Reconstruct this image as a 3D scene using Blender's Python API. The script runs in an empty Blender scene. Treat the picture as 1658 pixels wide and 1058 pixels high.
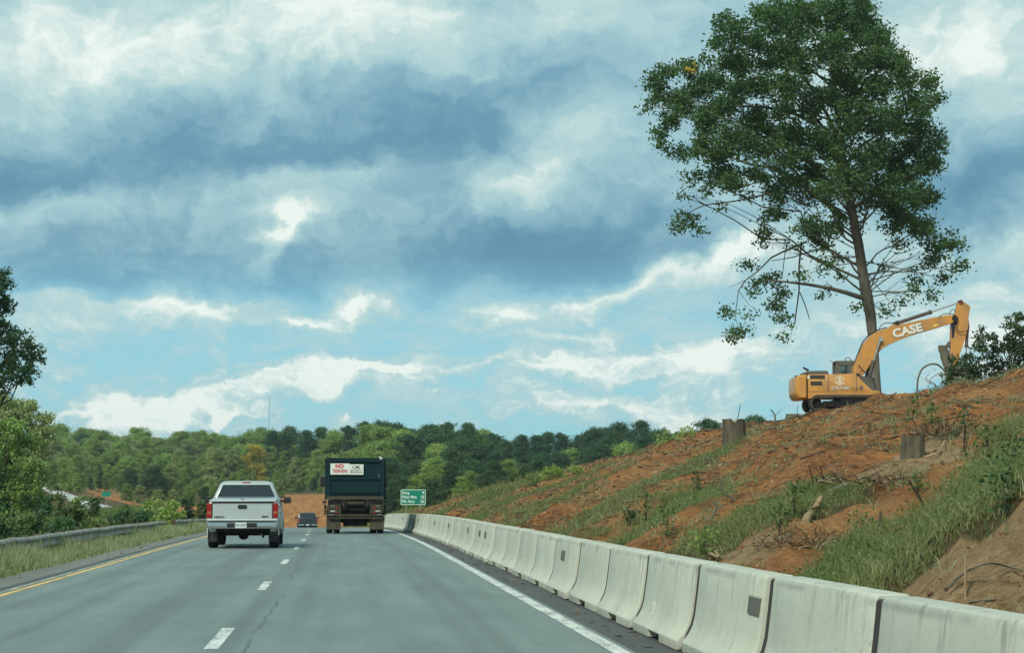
import bpy, math, random
import numpy as np
from mathutils import Vector, Matrix

R = math.radians
SC = bpy.context.scene
COL = SC.collection

# ------------------------------------------------------------------ camera
FPX, W0, H0 = 3300.0, 1658.0, 1058.0          # focal length and frame in photo pixels
PITCH = math.atan(276 / FPX)
YAW = math.atan(278 / FPX * math.cos(PITCH))
CAMZ = 1.43
cam_d = bpy.data.cameras.new('camera')
cam = bpy.data.objects.new('camera', cam_d)
COL.objects.link(cam)
cam.location = (0, 0, CAMZ)
cam.rotation_euler = (math.pi / 2 + PITCH, 0, -YAW)
cam_d.sensor_width = 36
cam_d.lens = 36 * FPX / W0
cam_d.clip_start = 0.3
cam_d.clip_end = 9000
SC.camera = cam
RM = cam.rotation_euler.to_matrix()

def ray(px, py):
    v = RM @ Vector(((px - W0 / 2) / FPX, (H0 / 2 - py) / FPX, -1))
    return v
def at(px, py, d):
    """point on the sight line of a photo pixel at distance d along the road"""
    v = ray(px, py)
    return Vector((v.x / v.y * d, d, CAMZ + v.z / v.y * d))
def proj(p):
    v = RM.transposed() @ (Vector(p) - Vector((0, 0, CAMZ)))
    return (W0 / 2 + FPX * v.x / -v.z, H0 / 2 - FPX * v.y / -v.z)

# ------------------------------------------------------------------ sun, sky, exposure
SUN_EL, SUN_AZ = 42, 213        # azimuth clockwise from +Y (the road's direction)
SC.view_settings.view_transform = 'Standard'
SC.view_settings.look = 'None'
SC.view_settings.gamma = 1
SC.view_settings.exposure = 0.66
sun_d = bpy.data.lights.new('sun', 'SUN')
sun_d.energy = 2.2
sun_d.angle = R(9)
sun_d.color = (1.0, 0.97, 0.80)
sun = bpy.data.objects.new('sun', sun_d)
COL.objects.link(sun)
_sd = Vector((math.sin(R(SUN_AZ)) * math.cos(R(SUN_EL)), math.cos(R(SUN_AZ)) * math.cos(R(SUN_EL)), math.sin(R(SUN_EL))))
sun.rotation_euler = _sd.to_track_quat('Z', 'Y').to_euler()
sun.location = (0, 0, 60)

class NT:
    """small node-tree writer"""
    def __init__(s, tree):
        s.t = tree; s.n = tree.nodes; s.l = tree.links
    def put(s, sock, v):
        if v is None: return
        if isinstance(v, bpy.types.NodeSocket): s.l.new(v, sock)
        else:
            if isinstance(v, (tuple, list)) and sock.type == 'RGBA' and len(v) == 3: v = (*v, 1)
            sock.default_value = v
    def node(s, kind, ins=None, **props):
        n = s.n.new(kind)
        for k, v in props.items(): setattr(n, k, v)
        for k, v in (ins or {}).items(): s.put(n.inputs[k], v)
        return n
    def math(s, op, a, b=None, c=None, clamp=False):
        n = s.n.new('ShaderNodeMath'); n.operation = op; n.use_clamp = clamp
        s.put(n.inputs[0], a); s.put(n.inputs[1], b); s.put(n.inputs[2], c)
        return n.outputs[0]
    def vmath(s, op, a, b=None):
        n = s.n.new('ShaderNodeVectorMath'); n.operation = op
        s.put(n.inputs[0], a); s.put(n.inputs[1], b)
        return n.outputs[0]
    def noise(s, vec, scale, detail=4, rough=.55, dist=0, out=0):
        n = s.node('ShaderNodeTexNoise', {'Scale': scale, 'Detail': detail, 'Roughness': rough, 'Distortion': dist})
        if vec is not None: s.put(n.inputs['Vector'], vec)
        return n.outputs[out]
    def mapping(s, vec, loc=(0, 0, 0), rot=(0, 0, 0), sc=(1, 1, 1), vt='POINT'):
        n = s.node('ShaderNodeMapping', {'Vector': vec, 'Location': loc, 'Rotation': rot, 'Scale': sc}, vector_type=vt)
        return n.outputs[0]
    def ramp(s, fac, stops, interp='LINEAR'):
        n = s.n.new('ShaderNodeValToRGB'); r = n.color_ramp; r.interpolation = interp
        while len(r.elements) < len(stops): r.elements.new(.5)
        for e, (p, c) in zip(r.elements, stops):
            e.position = p
            if not isinstance(c, (tuple, list)): c = (c, c, c)
            e.color = (*c[:3], 1)
        s.put(n.inputs[0], fac)
        return n.outputs[0]
    def mix(s, fac, a, b, mode='MIX'):
        n = s.n.new('ShaderNodeMix'); n.data_type = 'RGBA'; n.blend_type = mode
        s.put(n.inputs[0], fac); s.put(n.inputs[6], a); s.put(n.inputs[7], b)
        return n.outputs[2]
    def maprange(s, v, a, b, c=0., d=1., smooth=True):
        n = s.node('ShaderNodeMapRange', {'Value': v, 'From Min': a, 'From Max': b, 'To Min': c, 'To Max': d})
        n.interpolation_type = 'SMOOTHSTEP' if smooth else 'LINEAR'
        return n.outputs[0]

def srgb(r, g, b):
    f = lambda c: ((c / 255 + .055) / 1.055) ** 2.4 if c > 10 else c / 255 / 12.92
    return (f(r), f(g), f(b))

world = bpy.data.worlds.new('World')
SC.world = world
world.use_nodes = True
world.node_tree.nodes.clear()
w = NT(world.node_tree)
WS = 0.1                                        # background strength
gen = w.node('ShaderNodeTexCoord').outputs['Generated']
sky = w.node('ShaderNodeTexSky', sky_type='NISHITA', sun_disc=False, sun_elevation=R(SUN_EL), sun_rotation=R(SUN_AZ), air_density=1.0, dust_density=.4, ozone_density=2.0).outputs[0]
sep = w.node('ShaderNodeSeparateXYZ', {0: gen})
dx, dy, dz = sep.outputs
uv = w.node('ShaderNodeCombineXYZ', {0: dx, 1: dz, 2: 0.0}).outputs[0]
# billows: clouds lie on a plane overhead, so their texture shrinks towards the horizon
inv = w.math('DIVIDE', 1.0, w.math('ADD', w.math('MAXIMUM', dz, 0.0), 0.06))
plane = w.node('ShaderNodeCombineXYZ', {0: w.math('MULTIPLY', dx, inv), 1: w.math('MULTIPLY', w.math('ABSOLUTE', dy), inv), 2: 0.0}).outputs[0]
warp = w.noise(w.mapping(uv, sc=(1, 1.15, 1)), 15, 6, .62, 0, 1)
warp = w.vmath('MULTIPLY', w.vmath('SUBTRACT', warp, (.5, .5, .5)), (.085, .06, 0))
uvw = w.vmath('ADD', uv, warp)
GAUSS = [  # px, py, half-width, half-height, tilt (deg, ccw), amount
    (560, 215, 640, 120, 3, -.46), (60, 285, 480, 120, 4, -.42), (760, 410, 560, 110, 0, -.42), (200, 455, 520, 70, 0, -.36),
    (250, 400, 330, 60, 3, -.22), (930, 110, 380, 120, 20, -.15), (960, 380, 300, 110, 0, -.25),
    (350, 30, 420, 150, 0, .42), (260, 105, 160, 80, 0, .2), (40, 80, 330, 150, 0, .30), (640, 30, 360, 130, 0, .34), (980, 20, 300, 90, 0, .2),
    (530, 275, 330, 42, 6, .36), (70, 335, 260, 45, 5, .45), (465, 360, 170, 80, 15, .42), (432, 398, 80, 36, 48, .40), (480, 372, 70, 26, 20, .25),
    (870, 262, 170, 85, 35, .50), (960, 190, 150, 80, 0, .30), (800, 290, 90, 50, 20, .25),
    (1580, 70, 480, 220, 0, .42), (1560, 300, 330, 70, 5, -.5), (1640, 240, 200, 60, 0, -.15), (1640, 150, 200, 90, 0, -.1),
    (300, 508, 330, 44, 5, .46), (160, 497, 300, 20, 0, .2), (590, 490, 110, 42, 18, .62), (480, 520, 120, 18, 0, .4), (400, 560, 260, 30, 0, .2),
    (1000, 470, 300, 44, 12, .55), (1180, 425, 200, 40, 14, .45), (790, 515, 90, 30, 0, .4), (1300, 430, 260, 60, 5, .2),
    (280, 658, 420, 40, 2, .30), (480, 630, 330, 30, 4, .24), (720, 604, 460, 36, 4, .28), (1050, 600, 420, 50, 2, .3),
    (290, 676, 60, 16, 0, .5), (385, 679, 42, 11, 0, .55), (560, 672, 30, 14, 0, .3), (1100, 680, 160, 30, 0, .5), (920, 650, 160, 26, 10, .25), (1180, 560, 420, 120, 0, .25),
    (1620, 520, 320, 200, 0, .35), (1640, 380, 220, 40, 5, .3), (1640, 450, 200, 30, 5, .2), (900, 545, 300, 24, 3, .25),
]
acc = None
for (gx, gy, sx, sy, an, amp) in GAUSS:
    d0 = ray(gx, gy).normalized()
    m = w.mapping(uvw, (d0.x, d0.z, 0), (0, 0, R(an)), (sx / FPX, sy / FPX, 1), 'TEXTURE')
    g = w.node('ShaderNodeTexGradient', {0: m}, gradient_type='SPHERICAL').outputs[1]
    g = w.math('POWER', g, 1.4)
    acc = w.math('MULTIPLY_ADD', g, amp, 0.0 if acc is None else acc)
# lift where there are no placed masses (behind and overhead) stays neutral
n1 = w.noise(w.mapping(plane, sc=(.9, .55, 1)), 1.6, 10, .62, .6)
n2 = w.noise(w.mapping(uvw, sc=(1, 1.5, 1)), 9, 9, .66, .25)
n3 = w.noise(w.mapping(uvw, loc=(3, 1, 0), sc=(1, 1.5, 1)), 30, 8, .70, .2)
det = w.math('ADD', w.math('MULTIPLY_ADD', n2, .75, -.375), w.math('MULTIPLY_ADD', n3, .42, -.21))
det = w.math('ADD', det, w.math('MULTIPLY_ADD', n1, .5, -.25))
# puffs lit from one side: the same billows sampled a step towards the light
def emboss(sc, k, off, zs=1.25):
    a = w.noise(w.mapping(uvw, sc=(1, zs, 1)), sc, 7, .6, .15)
    b = w.noise(w.mapping(w.vmath('ADD', uvw, (-off, off * .9, 0)), sc=(1, zs, 1)), sc, 7, .6, .15)
    return w.math('MULTIPLY', w.math('SUBTRACT', a, b), k)
lowz = w.maprange(dz, .11, .055)
streak = w.noise(w.mapping(uvw, loc=(5, 2, 0), rot=(0, 0, R(-3)), sc=(1, 3.6, 1)), 17, 9, .66, .2)
lowadd = w.math('MULTIPLY', lowz, w.math('MULTIPLY_ADD', streak, 1.7, -.74))
det = w.math('ADD', det, w.math('ADD', emboss(9, .9, .008), emboss(26, .4, .003)))
B = w.math('ADD', w.math('ADD', w.math('ADD', acc, det), .525), lowadd)
cl = w.ramp(B, [(0.0, srgb(98, 146, 170)), (.2, srgb(112, 159, 181)), (.4, srgb(138, 180, 195)), (.6, srgb(164, 201, 208)), (.8, srgb(192, 219, 218)), (1.0, srgb(236, 246, 240))])
cl = w.mix(1.0, cl, (.65 / WS, .65 / WS, .65 / WS), 'MULTIPLY')
# blue gaps low in the sky, where the sky texture shows between the streaks
skyt = w.mix(1.0, sky, (.62, .98, 1.02), 'MULTIPLY')
low = w.maprange(dz, .125, .06)
gap = w.math('MULTIPLY', low, w.maprange(B, .78, .34))
colr = w.mix(w.math('MULTIPLY', gap, .35), cl, skyt)
lowm = w.math('MULTIPLY', low, w.maprange(B, 1.0, .2))
colr = w.mix(w.math('MULTIPLY', lowm, .6), colr, tuple(c * .65 / WS for c in srgb(134, 206, 226)))
bg = w.node('ShaderNodeBackground', {'Color': colr, 'Strength': WS})
wo = w.node('ShaderNodeOutputWorld')
w.l.new(bg.outputs[0], wo.inputs[0])

# ------------------------------------------------------------------ helpers
random.seed(7)
RNG = np.random.default_rng(7)

def tag(o, label=None, cat=None, group=None, kind=None):
    if label: o['label'] = label
    if cat: o['category'] = cat
    if group: o['group'] = group
    if kind: o['kind'] = kind
    return o
def empty(name, loc=(0, 0, 0), rz=0, sc=1.0):
    o = bpy.data.objects.new(name, None)
    COL.objects.link(o)
    o.location = loc; o.rotation_euler = (0, 0, rz); o.scale = (sc, sc, sc)
    o.empty_display_size = .2
    return o
def link(name, me, mats, parent=None, smooth=False, bevel=0):
    for m in (mats if isinstance(mats, (list, tuple)) else [mats]): me.materials.append(m)
    o = bpy.data.objects.new(name, me)
    COL.objects.link(o)
    if parent is not None: o.parent = parent
    if smooth:
        me.polygons.foreach_set('use_smooth', [True] * len(me.polygons))
        if smooth != 'all': me.set_sharp_from_angle(angle=R(smooth if smooth is not True and smooth > 5 else 38))
    if bevel:
        b = o.modifiers.new('bevel', 'BEVEL'); b.width = bevel; b.segments = 2; b.limit_method = 'ANGLE'; b.angle_limit = R(35)
        b.harden_normals = False
    return o
def copy_tree(o, parent=None):
    c = o.copy(); COL.objects.link(c)
    if parent is not None: c.parent = parent
    for ch in list(o.children): copy_tree(ch, c)
    return c
def np_mesh(name, V, F, attr=None):
    """V (n,3); F (m,k) with one k"""
    V = np.asarray(V, dtype=np.float32); F = np.asarray(F, dtype=np.int32)
    me = bpy.data.meshes.new(name)
    m, k = F.shape
    me.vertices.add(len(V)); me.vertices.foreach_set('co', V.ravel())
    me.loops.add(m * k); me.loops.foreach_set('vertex_index', F.ravel())
    me.polygons.add(m)
    me.polygons.foreach_set('loop_start', np.arange(0, m * k, k, dtype=np.int32))
    if attr is not None:
        a = me.color_attributes.new('zone', 'FLOAT_COLOR', 'POINT')
        c = np.ones((len(V), 4), dtype=np.float32); c[:, :attr.shape[1]] = attr
        a.data.foreach_set('color', c.ravel())
    me.update(calc_edges=True); me.validate()
    return me

class MB:
    """collects shapes into one mesh; each shape may have its own material slot"""
    def __init__(s): s.v = []; s.f = []; s.m = []
    def add(s, V, F, mi=0):
        n = len(s.v); s.v += [tuple(p) for p in V]
        s.f += [tuple(i + n for i in f) for f in F]; s.m += [mi] * len(F)
        return s
    def box(s, c, size, mi=0, rot=None):
        hx, hy, hz = (q / 2 for q in size)
        P = [Vector((x, y, z)) for x in (-hx, hx) for y in (-hy, hy) for z in (-hz, hz)]
        if rot is not None: P = [rot @ p for p in P]
        P = [p + Vector(c) for p in P]
        return s.add(P, [(0, 1, 3, 2), (4, 6, 7, 5), (0, 4, 5, 1), (2, 3, 7, 6), (0, 2, 6, 4), (1, 5, 7, 3)], mi)
    def prism(s, poly, axis, a, b, mi=0):
        """poly of 2-D points extruded along axis ('x': poly is (y,z); 'y': (x,z); 'z': (x,y))"""
        def P(p, t): return {'x': (t, p[0], p[1]), 'y': (p[0], t, p[1]), 'z': (p[0], p[1], t)}[axis]
        n = len(poly)
        V = [P(p, a) for p in poly] + [P(p, b) for p in poly]
        F = [tuple(range(n))[::-1], tuple(range(n, 2 * n))] + [(i, (i + 1) % n, n + (i + 1) % n, n + i) for i in range(n)]
        return s.add(V, F, mi)
    def cyl(s, p0, p1, r0, r1=None, seg=12, mi=0, caps=True):
        r1 = r0 if r1 is None else r1
        p0, p1 = Vector(p0), Vector(p1)
        q = (p1 - p0).normalized().to_track_quat('Z', 'Y').to_matrix()
        V = []
        for p, r in ((p0, r0), (p1, r1)):
            V += [p + q @ Vector((r * math.cos(2 * math.pi * i / seg), r * math.sin(2 * math.pi * i / seg), 0)) for i in range(seg)]
        F = [(i, (i + 1) % seg, seg + (i + 1) % seg, seg + i) for i in range(seg)]
        if caps: F += [tuple(range(seg))[::-1], tuple(range(seg, 2 * seg))]
        return s.add(V, F, mi)
    def tube(s, pts, r, seg=6, mi=0):
        V, F = tube_geo([Vector(p) for p in pts], r if isinstance(r, (list, tuple)) else [r] * len(pts), seg)
        return s.add(V, F, mi)
    def rings(s, rings, mi=0, caps=True):
        """loft between rings with the same number of points"""
        n = len(rings[0]); V = [p for r in rings for p in r]; F = []
        for k in range(len(rings) - 1):
            for i in range(n):
                F.append((k * n + i, k * n + (i + 1) % n, (k + 1) * n + (i + 1) % n, (k + 1) * n + i))
        if caps: F += [tuple(range(n))[::-1], tuple(range((len(rings) - 1) * n, len(rings) * n))]
        return s.add(V, F, mi)
    def wheel(s, x, y, z, r, wd, mi=0, seg=28):
        prof = [(-wd / 2, r * .62), (-wd / 2, r * .90), (-wd * .40, r * .985), (-wd * .2, r), (wd * .2, r), (wd * .40, r * .985), (wd / 2, r * .90), (wd / 2, r * .62)]
        rs = [[(x + px, y + pr * math.cos(t), z + pr * math.sin(t)) for t in [2 * math.pi * i / seg for i in range(seg)]] for px, pr in prof]
        return s.rings(rs, mi)
    def build(s, name, mats, parent=None, smooth=False, bevel=0):
        me = bpy.data.meshes.new(name)
        me.from_pydata(s.v, [], s.f)
        if any(s.m): me.polygons.foreach_set('material_index', s.m)
        import bmesh
        b = bmesh.new(); b.from_mesh(me); bmesh.ops.recalc_face_normals(b, faces=b.faces); b.to_mesh(me); b.free()
        return link(name, me, mats, parent, smooth, bevel)

def tube_geo(pts, rad, seg):
    V = []; F = []
    n = len(pts)
    up = None
    for i, p in enumerate(pts):
        t = (pts[min(i + 1, n - 1)] - pts[max(i - 1, 0)])
        if t.length < 1e-6: t = Vector((0, 0, 1))
        t.normalize()
        if up is None:
            up = Vector((1, 0, 0)) if abs(t.x) < .8 else Vector((0, 1, 0))
        a = (up - t * up.dot(t)).normalized(); up = a
        b = t.cross(a)
        for k in range(seg):
            an = 2 * math.pi * k / seg
            V.append(p + (a * math.cos(an) + b * math.sin(an)) * rad[i])
    for i in range(n - 1):
        for k in range(seg):
            F.append((i * seg + k, i * seg + (k + 1) % seg, (i + 1) * seg + (k + 1) % seg, (i + 1) * seg + k))
    F.append(tuple(range(seg))[::-1]); F.append(tuple(range((n - 1) * seg, n * seg)))
    return V, F
def offset_poly(poly, d):
    """shrink a closed 2-D polygon by d"""
    n = len(poly)
    area = sum(poly[i][0] * poly[(i + 1) % n][1] - poly[(i + 1) % n][0] * poly[i][1] for i in range(n))
    sg = 1 if area > 0 else -1
    out = []
    for i in range(n):
        p0, p1, p2 = Vector(poly[i - 1]), Vector(poly[i]), Vector(poly[(i + 1) % n])
        e1 = (p1 - p0).normalized(); e2 = (p2 - p1).normalized()
        n1 = Vector((-e1.y, e1.x)) * sg; n2 = Vector((-e2.y, e2.x)) * sg
        m = (n1 + n2)
        if m.length < .3: m = n1
        m.normalize()
        out.append(tuple(p1 + m * d / max(.5, m.dot(n1))))
    return out
def slab(mb, poly, hw, rounds, mi=0, x0=0.):
    """a side profile (y,z) swept across x with softened outer edges"""
    sl = [(-hw, rounds), (-hw + rounds * .35, rounds * .35), (-hw + rounds, 0), (hw - rounds, 0), (hw - rounds * .35, rounds * .35), (hw, rounds)]
    mb.rings([[(x0 + x, p[0], p[1]) for p in (offset_poly(poly, d) if d else poly)] for x, d in sl], mi)

def text_obj(name, s, size, m, parent, loc, rot, bold=0.0, align='CENTER', depth=.004, sx=1.0, spacing=1.0, shear=0.):
    cu = bpy.data.curves.new(name, 'FONT')
    cu.body = s; cu.size = size; cu.offset = bold; cu.extrude = depth; cu.align_x = align; cu.align_y = 'CENTER'
    cu.space_character = spacing; cu.shear = shear; cu.resolution_u = 3
    o = bpy.data.objects.new('tmp', cu); COL.objects.link(o)
    dg = bpy.context.evaluated_depsgraph_get()
    me = bpy.data.meshes.new_from_object(o.evaluated_get(dg))
    bpy.data.objects.remove(o)
    o = link(name, me, m, parent)
    o.location = loc; o.rotation_euler = rot; o.scale = (sx, 1, 1)
    return o

# numpy value noise
_T = RNG.random((256, 256)).astype(np.float64)
def vnoise(x, y):
    x = np.asarray(x, float); y = np.asarray(y, float)
    xi = np.floor(x).astype(int); yi = np.floor(y).astype(int)
    fx = x - xi; fy = y - yi
    fx = fx * fx * (3 - 2 * fx); fy = fy * fy * (3 - 2 * fy)
    a = _T[xi & 255, yi & 255]; b = _T[(xi + 1) & 255, yi & 255]; c = _T[xi & 255, (yi + 1) & 255]; d = _T[(xi + 1) & 255, (yi + 1) & 255]
    return (a * (1 - fx) + b * fx) * (1 - fy) + (c * (1 - fx) + d * fx) * fy
def fbm(x, y, o=4, g=.5):
    s = 0; a = 1; t = 0
    for k in range(o):
        s = s + a * vnoise(x * 2 ** k + 17.3 * k, y * 2 ** k - 9.1 * k); t += a; a *= g
    return s / t
def sstep(x, a, b):
    t = np.clip((np.asarray(x, float) - a) / (b - a), 0, 1); return t * t * (3 - 2 * t)

# ------------------------------------------------------------------ materials
def mat(name, color=None, rough=.6, metal=0., spec=.5, fn=None, bump=None, coat=0., emis=None, alpha=None):
    m = bpy.data.materials.new(name); m.use_nodes = True
    t = NT(m.node_tree)
    b = m.node_tree.nodes['Principled BSDF']
    b.inputs['Roughness'].default_value = rough; b.inputs['Metallic'].default_value = metal
    b.inputs['Specular IOR Level'].default_value = spec; b.inputs['Coat Weight'].default_value = coat
    if color is not None: b.inputs['Base Color'].default_value = (*color, 1)
    if fn is not None: fn(t, b)
    return m
def objco(t): return t.node('ShaderNodeTexCoord').outputs['Object']
def worldco(t): return t.node('ShaderNodeNewGeometry').outputs['Position']
def bump(t, b, h, strength=.4, dist=.02):
    n = t.node('ShaderNodeBump', {'Height': h, 'Strength': strength, 'Distance': dist}); t.l.new(n.outputs[0], b.inputs['Normal'])

def paint(name, col, dirt=(.12, .09, .06), amount=.25, rough=.35, metal=0., coat=.3, scale=3., spec=.5):
    def fn(t, b):
        co = objco(t)
        n = t.noise(co, scale, 6, .65)
        n2 = t.noise(t.mapping(co, sc=(1, 1, .25)), scale * 6, 4, .6)
        k = t.math('MULTIPLY', t.maprange(t.math('ADD', n, t.math('MULTIPLY', n2, .4)), .55, .95), amount)
        t.put(b.inputs['Base Color'], t.mix(k, tuple(col), tuple(dirt)))
        t.put(b.inputs['Roughness'], t.math('MULTIPLY_ADD', n, .3, rough - .1))
    return mat(name, None, rough, metal, coat=coat, fn=fn, spec=spec)

M = {}
M['rubber'] = paint('tyre_rubber', (.012, .012, .013), (.035, .032, .028), .5, .85, coat=0, spec=.15)
M['dark'] = paint('dark_underbody', (.012, .012, .013), (.03, .026, .02), .6, .8, coat=0, spec=.15)
M['steel'] = mat('steel', (.45, .46, .47), .38, .9)
M['chrome'] = mat('chrome', (.62, .64, .64), .16, 1.0)
M['glass'] = mat('dark_glass', (.012, .018, .02), .05, 0, .9, fn=lambda t, b: bump(t, b, t.noise(t.mapping(objco(t), sc=(1, 1, 5)), 2.2, 3, .5), .25, .05))
M['redlens'] = mat('red_lens', (.26, .008, .008), .3, 0, .4, coat=.1)
M['amber'] = mat('amber_lens', (.32, .075, .02), .3, 0, .6, coat=.5)
M['black'] = mat('black_plastic', (.012, .012, .014), .5)
M['silver'] = paint('silver_paint', (.43, .48, .48), (.2, .19, .15), .18, .30, .25, .5)
M['white'] = mat('white_paint', (.72, .74, .70), .6)
M['letters_dark'] = mat('dark_lettering', (.03, .035, .04), .6)

def f_asphalt(lo, hi, crack=True, tint=(1, 1, 1)):
    def fn(t, b):
        co = worldco(t)
        fine = t.noise(co, 55, 3, .7)
        mid = t.noise(t.mapping(co, sc=(1, .22, 1)), .9, 6, .6)
        streak = t.noise(t.mapping(co, sc=(1, .02, 1)), 2.3, 4, .6)
        k = t.math('ADD', t.math('MULTIPLY', fine, .42), t.math('ADD', t.math('MULTIPLY', mid, .35), t.math('MULTIPLY', streak, .3)))
        c = t.ramp(k, [(.42, tuple(lo[i] * tint[i] for i in range(3))), (.66, tuple(hi[i] * tint[i] for i in range(3)))])
        if crack:
            sx, sy, sz = t.node('ShaderNodeSeparateXYZ', {0: co}).outputs
            wob = t.noise(t.node('ShaderNodeCombineXYZ', {0: sy, 1: 3.3}).outputs[0], .35, 5, .62)
            xx = t.math('ADD', sx, t.math('MULTIPLY_ADD', wob, -.5, 1.12))
            line = t.maprange(t.math('ABSOLUTE', xx), .008, .026, 1, 0)
            pres = t.maprange(t.noise(t.node('ShaderNodeCombineXYZ', {0: sy, 1: 7.7}).outputs[0], .22, 2), .38, .5)
            c = t.mix(t.math('MULTIPLY', t.math('MULTIPLY', line, pres), .5), c, (.018, .018, .018))
            # transverse joints
            wob2 = t.noise(t.node('ShaderNodeCombineXYZ', {0: sx, 1: 9.3}).outputs[0], .8, 4)
            fy = t.math('FRACT', t.math('ADD', t.math('DIVIDE', sy, 9.6), t.math('MULTIPLY', wob2, .06)))
            l2 = t.maprange(t.math('ABSOLUTE', t.math('SUBTRACT', fy, .5)), .001, .004, 1, 0)
            pr2 = t.maprange(t.noise(t.mapping(co, sc=(.6, .12, 1)), 1, 2), .5, .6)
            c = t.mix(t.math('MULTIPLY', t.math('MULTIPLY', l2, pr2), .35), c, (.05, .05, .05))
            # pale scuffs and polished wheel paths
            pale = t.maprange(t.noise(t.mapping(co, sc=(1.2, .5, 1)), 1.1, 7, .7), .62, .74)
            c = t.mix(t.math('MULTIPLY', pale, .4), c, (.25, .28, .26))
            drk = t.maprange(t.noise(t.mapping(co, loc=(5, 5, 0), sc=(1, .3, 1)), .7, 8, .75), .56, .66)
            c = t.mix(t.math('MULTIPLY', drk, .35), c, tuple(q * .6 for q in lo))
            wp = t.maprange(t.noise(t.mapping(co, sc=(1, .004, 1)), 1.1, 2), .52, .62)
            c = t.mix(t.math('MULTIPLY', wp, .42), c, tuple(q * .72 for q in lo))
        agg = t.noise(co, 130, 2, .8)
        c = t.mix(t.maprange(agg, .56, .74), c, tuple(q * 1.7 for q in hi))
        c = t.mix(t.maprange(agg, .42, .28), c, tuple(q * .45 for q in lo))
        t.put(b.inputs['Base Color'], c)
        t.put(b.inputs['Roughness'], t.math('MULTIPLY_ADD', fine, .2, .62))
        bump(t, b, fine, .35, .006)
    return fn
M['asphalt'] = mat('worn_asphalt', None, .75, fn=f_asphalt((.112, .146, .138), (.205, .255, .238)))
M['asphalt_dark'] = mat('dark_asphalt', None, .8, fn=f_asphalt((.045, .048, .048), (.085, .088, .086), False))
M['asphalt_pale'] = mat('pale_shoulder', None, .85, fn=f_asphalt((.11, .115, .095), (.19, .19, .16), False))
M['concrete_road'] = mat('new_concrete_pavement', None, .8, fn=f_asphalt((.34, .35, .33), (.48, .49, .46), False))

def f_line(col, wear):
    def fn(t, b):
        co = worldco(t)
        n = t.math('ADD', t.noise(co, 26, 4, .7), t.math('MULTIPLY', t.noise(t.mapping(co, sc=(1, .25, 1)), 5, 4), .6))
        k = t.maprange(n, .86 - wear * .3, 1.0 - wear * .1)
        t.put(b.inputs['Base Color'], t.mix(k, tuple(col), (.11, .12, .115)))
    return fn
M['line_white'] = mat('white_line_paint', None, .6, fn=f_line((.66, .68, .63), .35))
M['line_yellow'] = mat('yellow_line_paint', None, .6, fn=f_line((.85, .52, .12), .3))
M['line_yellow_pale'] = mat('pale_yellow_line_paint', None, .6, fn=f_line((.66, .58, .34), .7))

def f_concrete(t, b):
    co = t.node('ShaderNodeTexCoord').outputs['Object']
    rnd = t.node('ShaderNodeObjectInfo').outputs['Random']
    off = t.node('ShaderNodeCombineXYZ', {0: t.math('MULTIPLY', rnd, 37.), 1: t.math('MULTIPLY', rnd, 91.)}).outputs[0]
    p = t.vmath('ADD', co, off)
    big = t.noise(p, 1.6, 6, .6)
    fine = t.noise(p, 22, 5, .7)
    drip = t.noise(t.mapping(p, sc=(1, 1, .14)), 7.5, 5, .65)
    sx, sy, sz = t.node('ShaderNodeSeparateXYZ', {0: co}).outputs
    top = t.maprange(sz, .45, .84)
    k = t.math('ADD', t.math('MULTIPLY', big, .55), t.math('MULTIPLY', fine, .45))
    c = t.ramp(k, [(.3, (.38, .40, .325)), (.5, (.48, .50, .42)), (.7, (.56, .58, .50))])
    c = t.mix(t.math('MULTIPLY', rnd, .35), c, (.36, .36, .31))
    st = t.math('MULTIPLY', t.maprange(drip, .52, .72), t.math('MULTIPLY_ADD', top, .6, .2))
    c = t.mix(st, c, (.17, .17, .15))
    spots = t.maprange(t.noise(p, 60, 2), .70, .78)
    c = t.mix(t.math('MULTIPLY', spots, .4), c, (.2, .2, .17))
    low = t.math('MULTIPLY', t.maprange(sz, .12, .0), t.maprange(fine, .35, .6))
    c = t.mix(t.math('MULTIPLY', low, .5), c, (.16, .14, .11))
    chips = t.maprange(t.noise(t.mapping(p, sc=(1, .35, 1)), 3.1, 8, .72, .6), .60, .70)
    c = t.mix(t.math('MULTIPLY', chips, .6), c, (.24, .235, .19))
    pale = t.maprange(t.noise(t.mapping(p, sc=(1, 1, .5)), 4.3, 6, .7), .58, .72)
    c = t.mix(t.math('MULTIPLY', pale, .35), c, (.66, .66, .56))
    # scuff of grime just below the rim
    rim = t.math('MULTIPLY', t.maprange(t.math('ABSOLUTE', t.math('SUBTRACT', sz, .765)), .0, .05, 1, 0), t.maprange(big, .45, .62))
    c = t.mix(t.math('MULTIPLY', rim, .5), c, (.19, .2, .19))
    t.put(b.inputs['Base Color'], c)
    bump(t, b, t.math('ADD', fine, t.math('MULTIPLY', drip, .4)), .25, .01)
M['concrete'] = mat('barrier_concrete', None, .85, spec=.3, fn=f_concrete)

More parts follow.
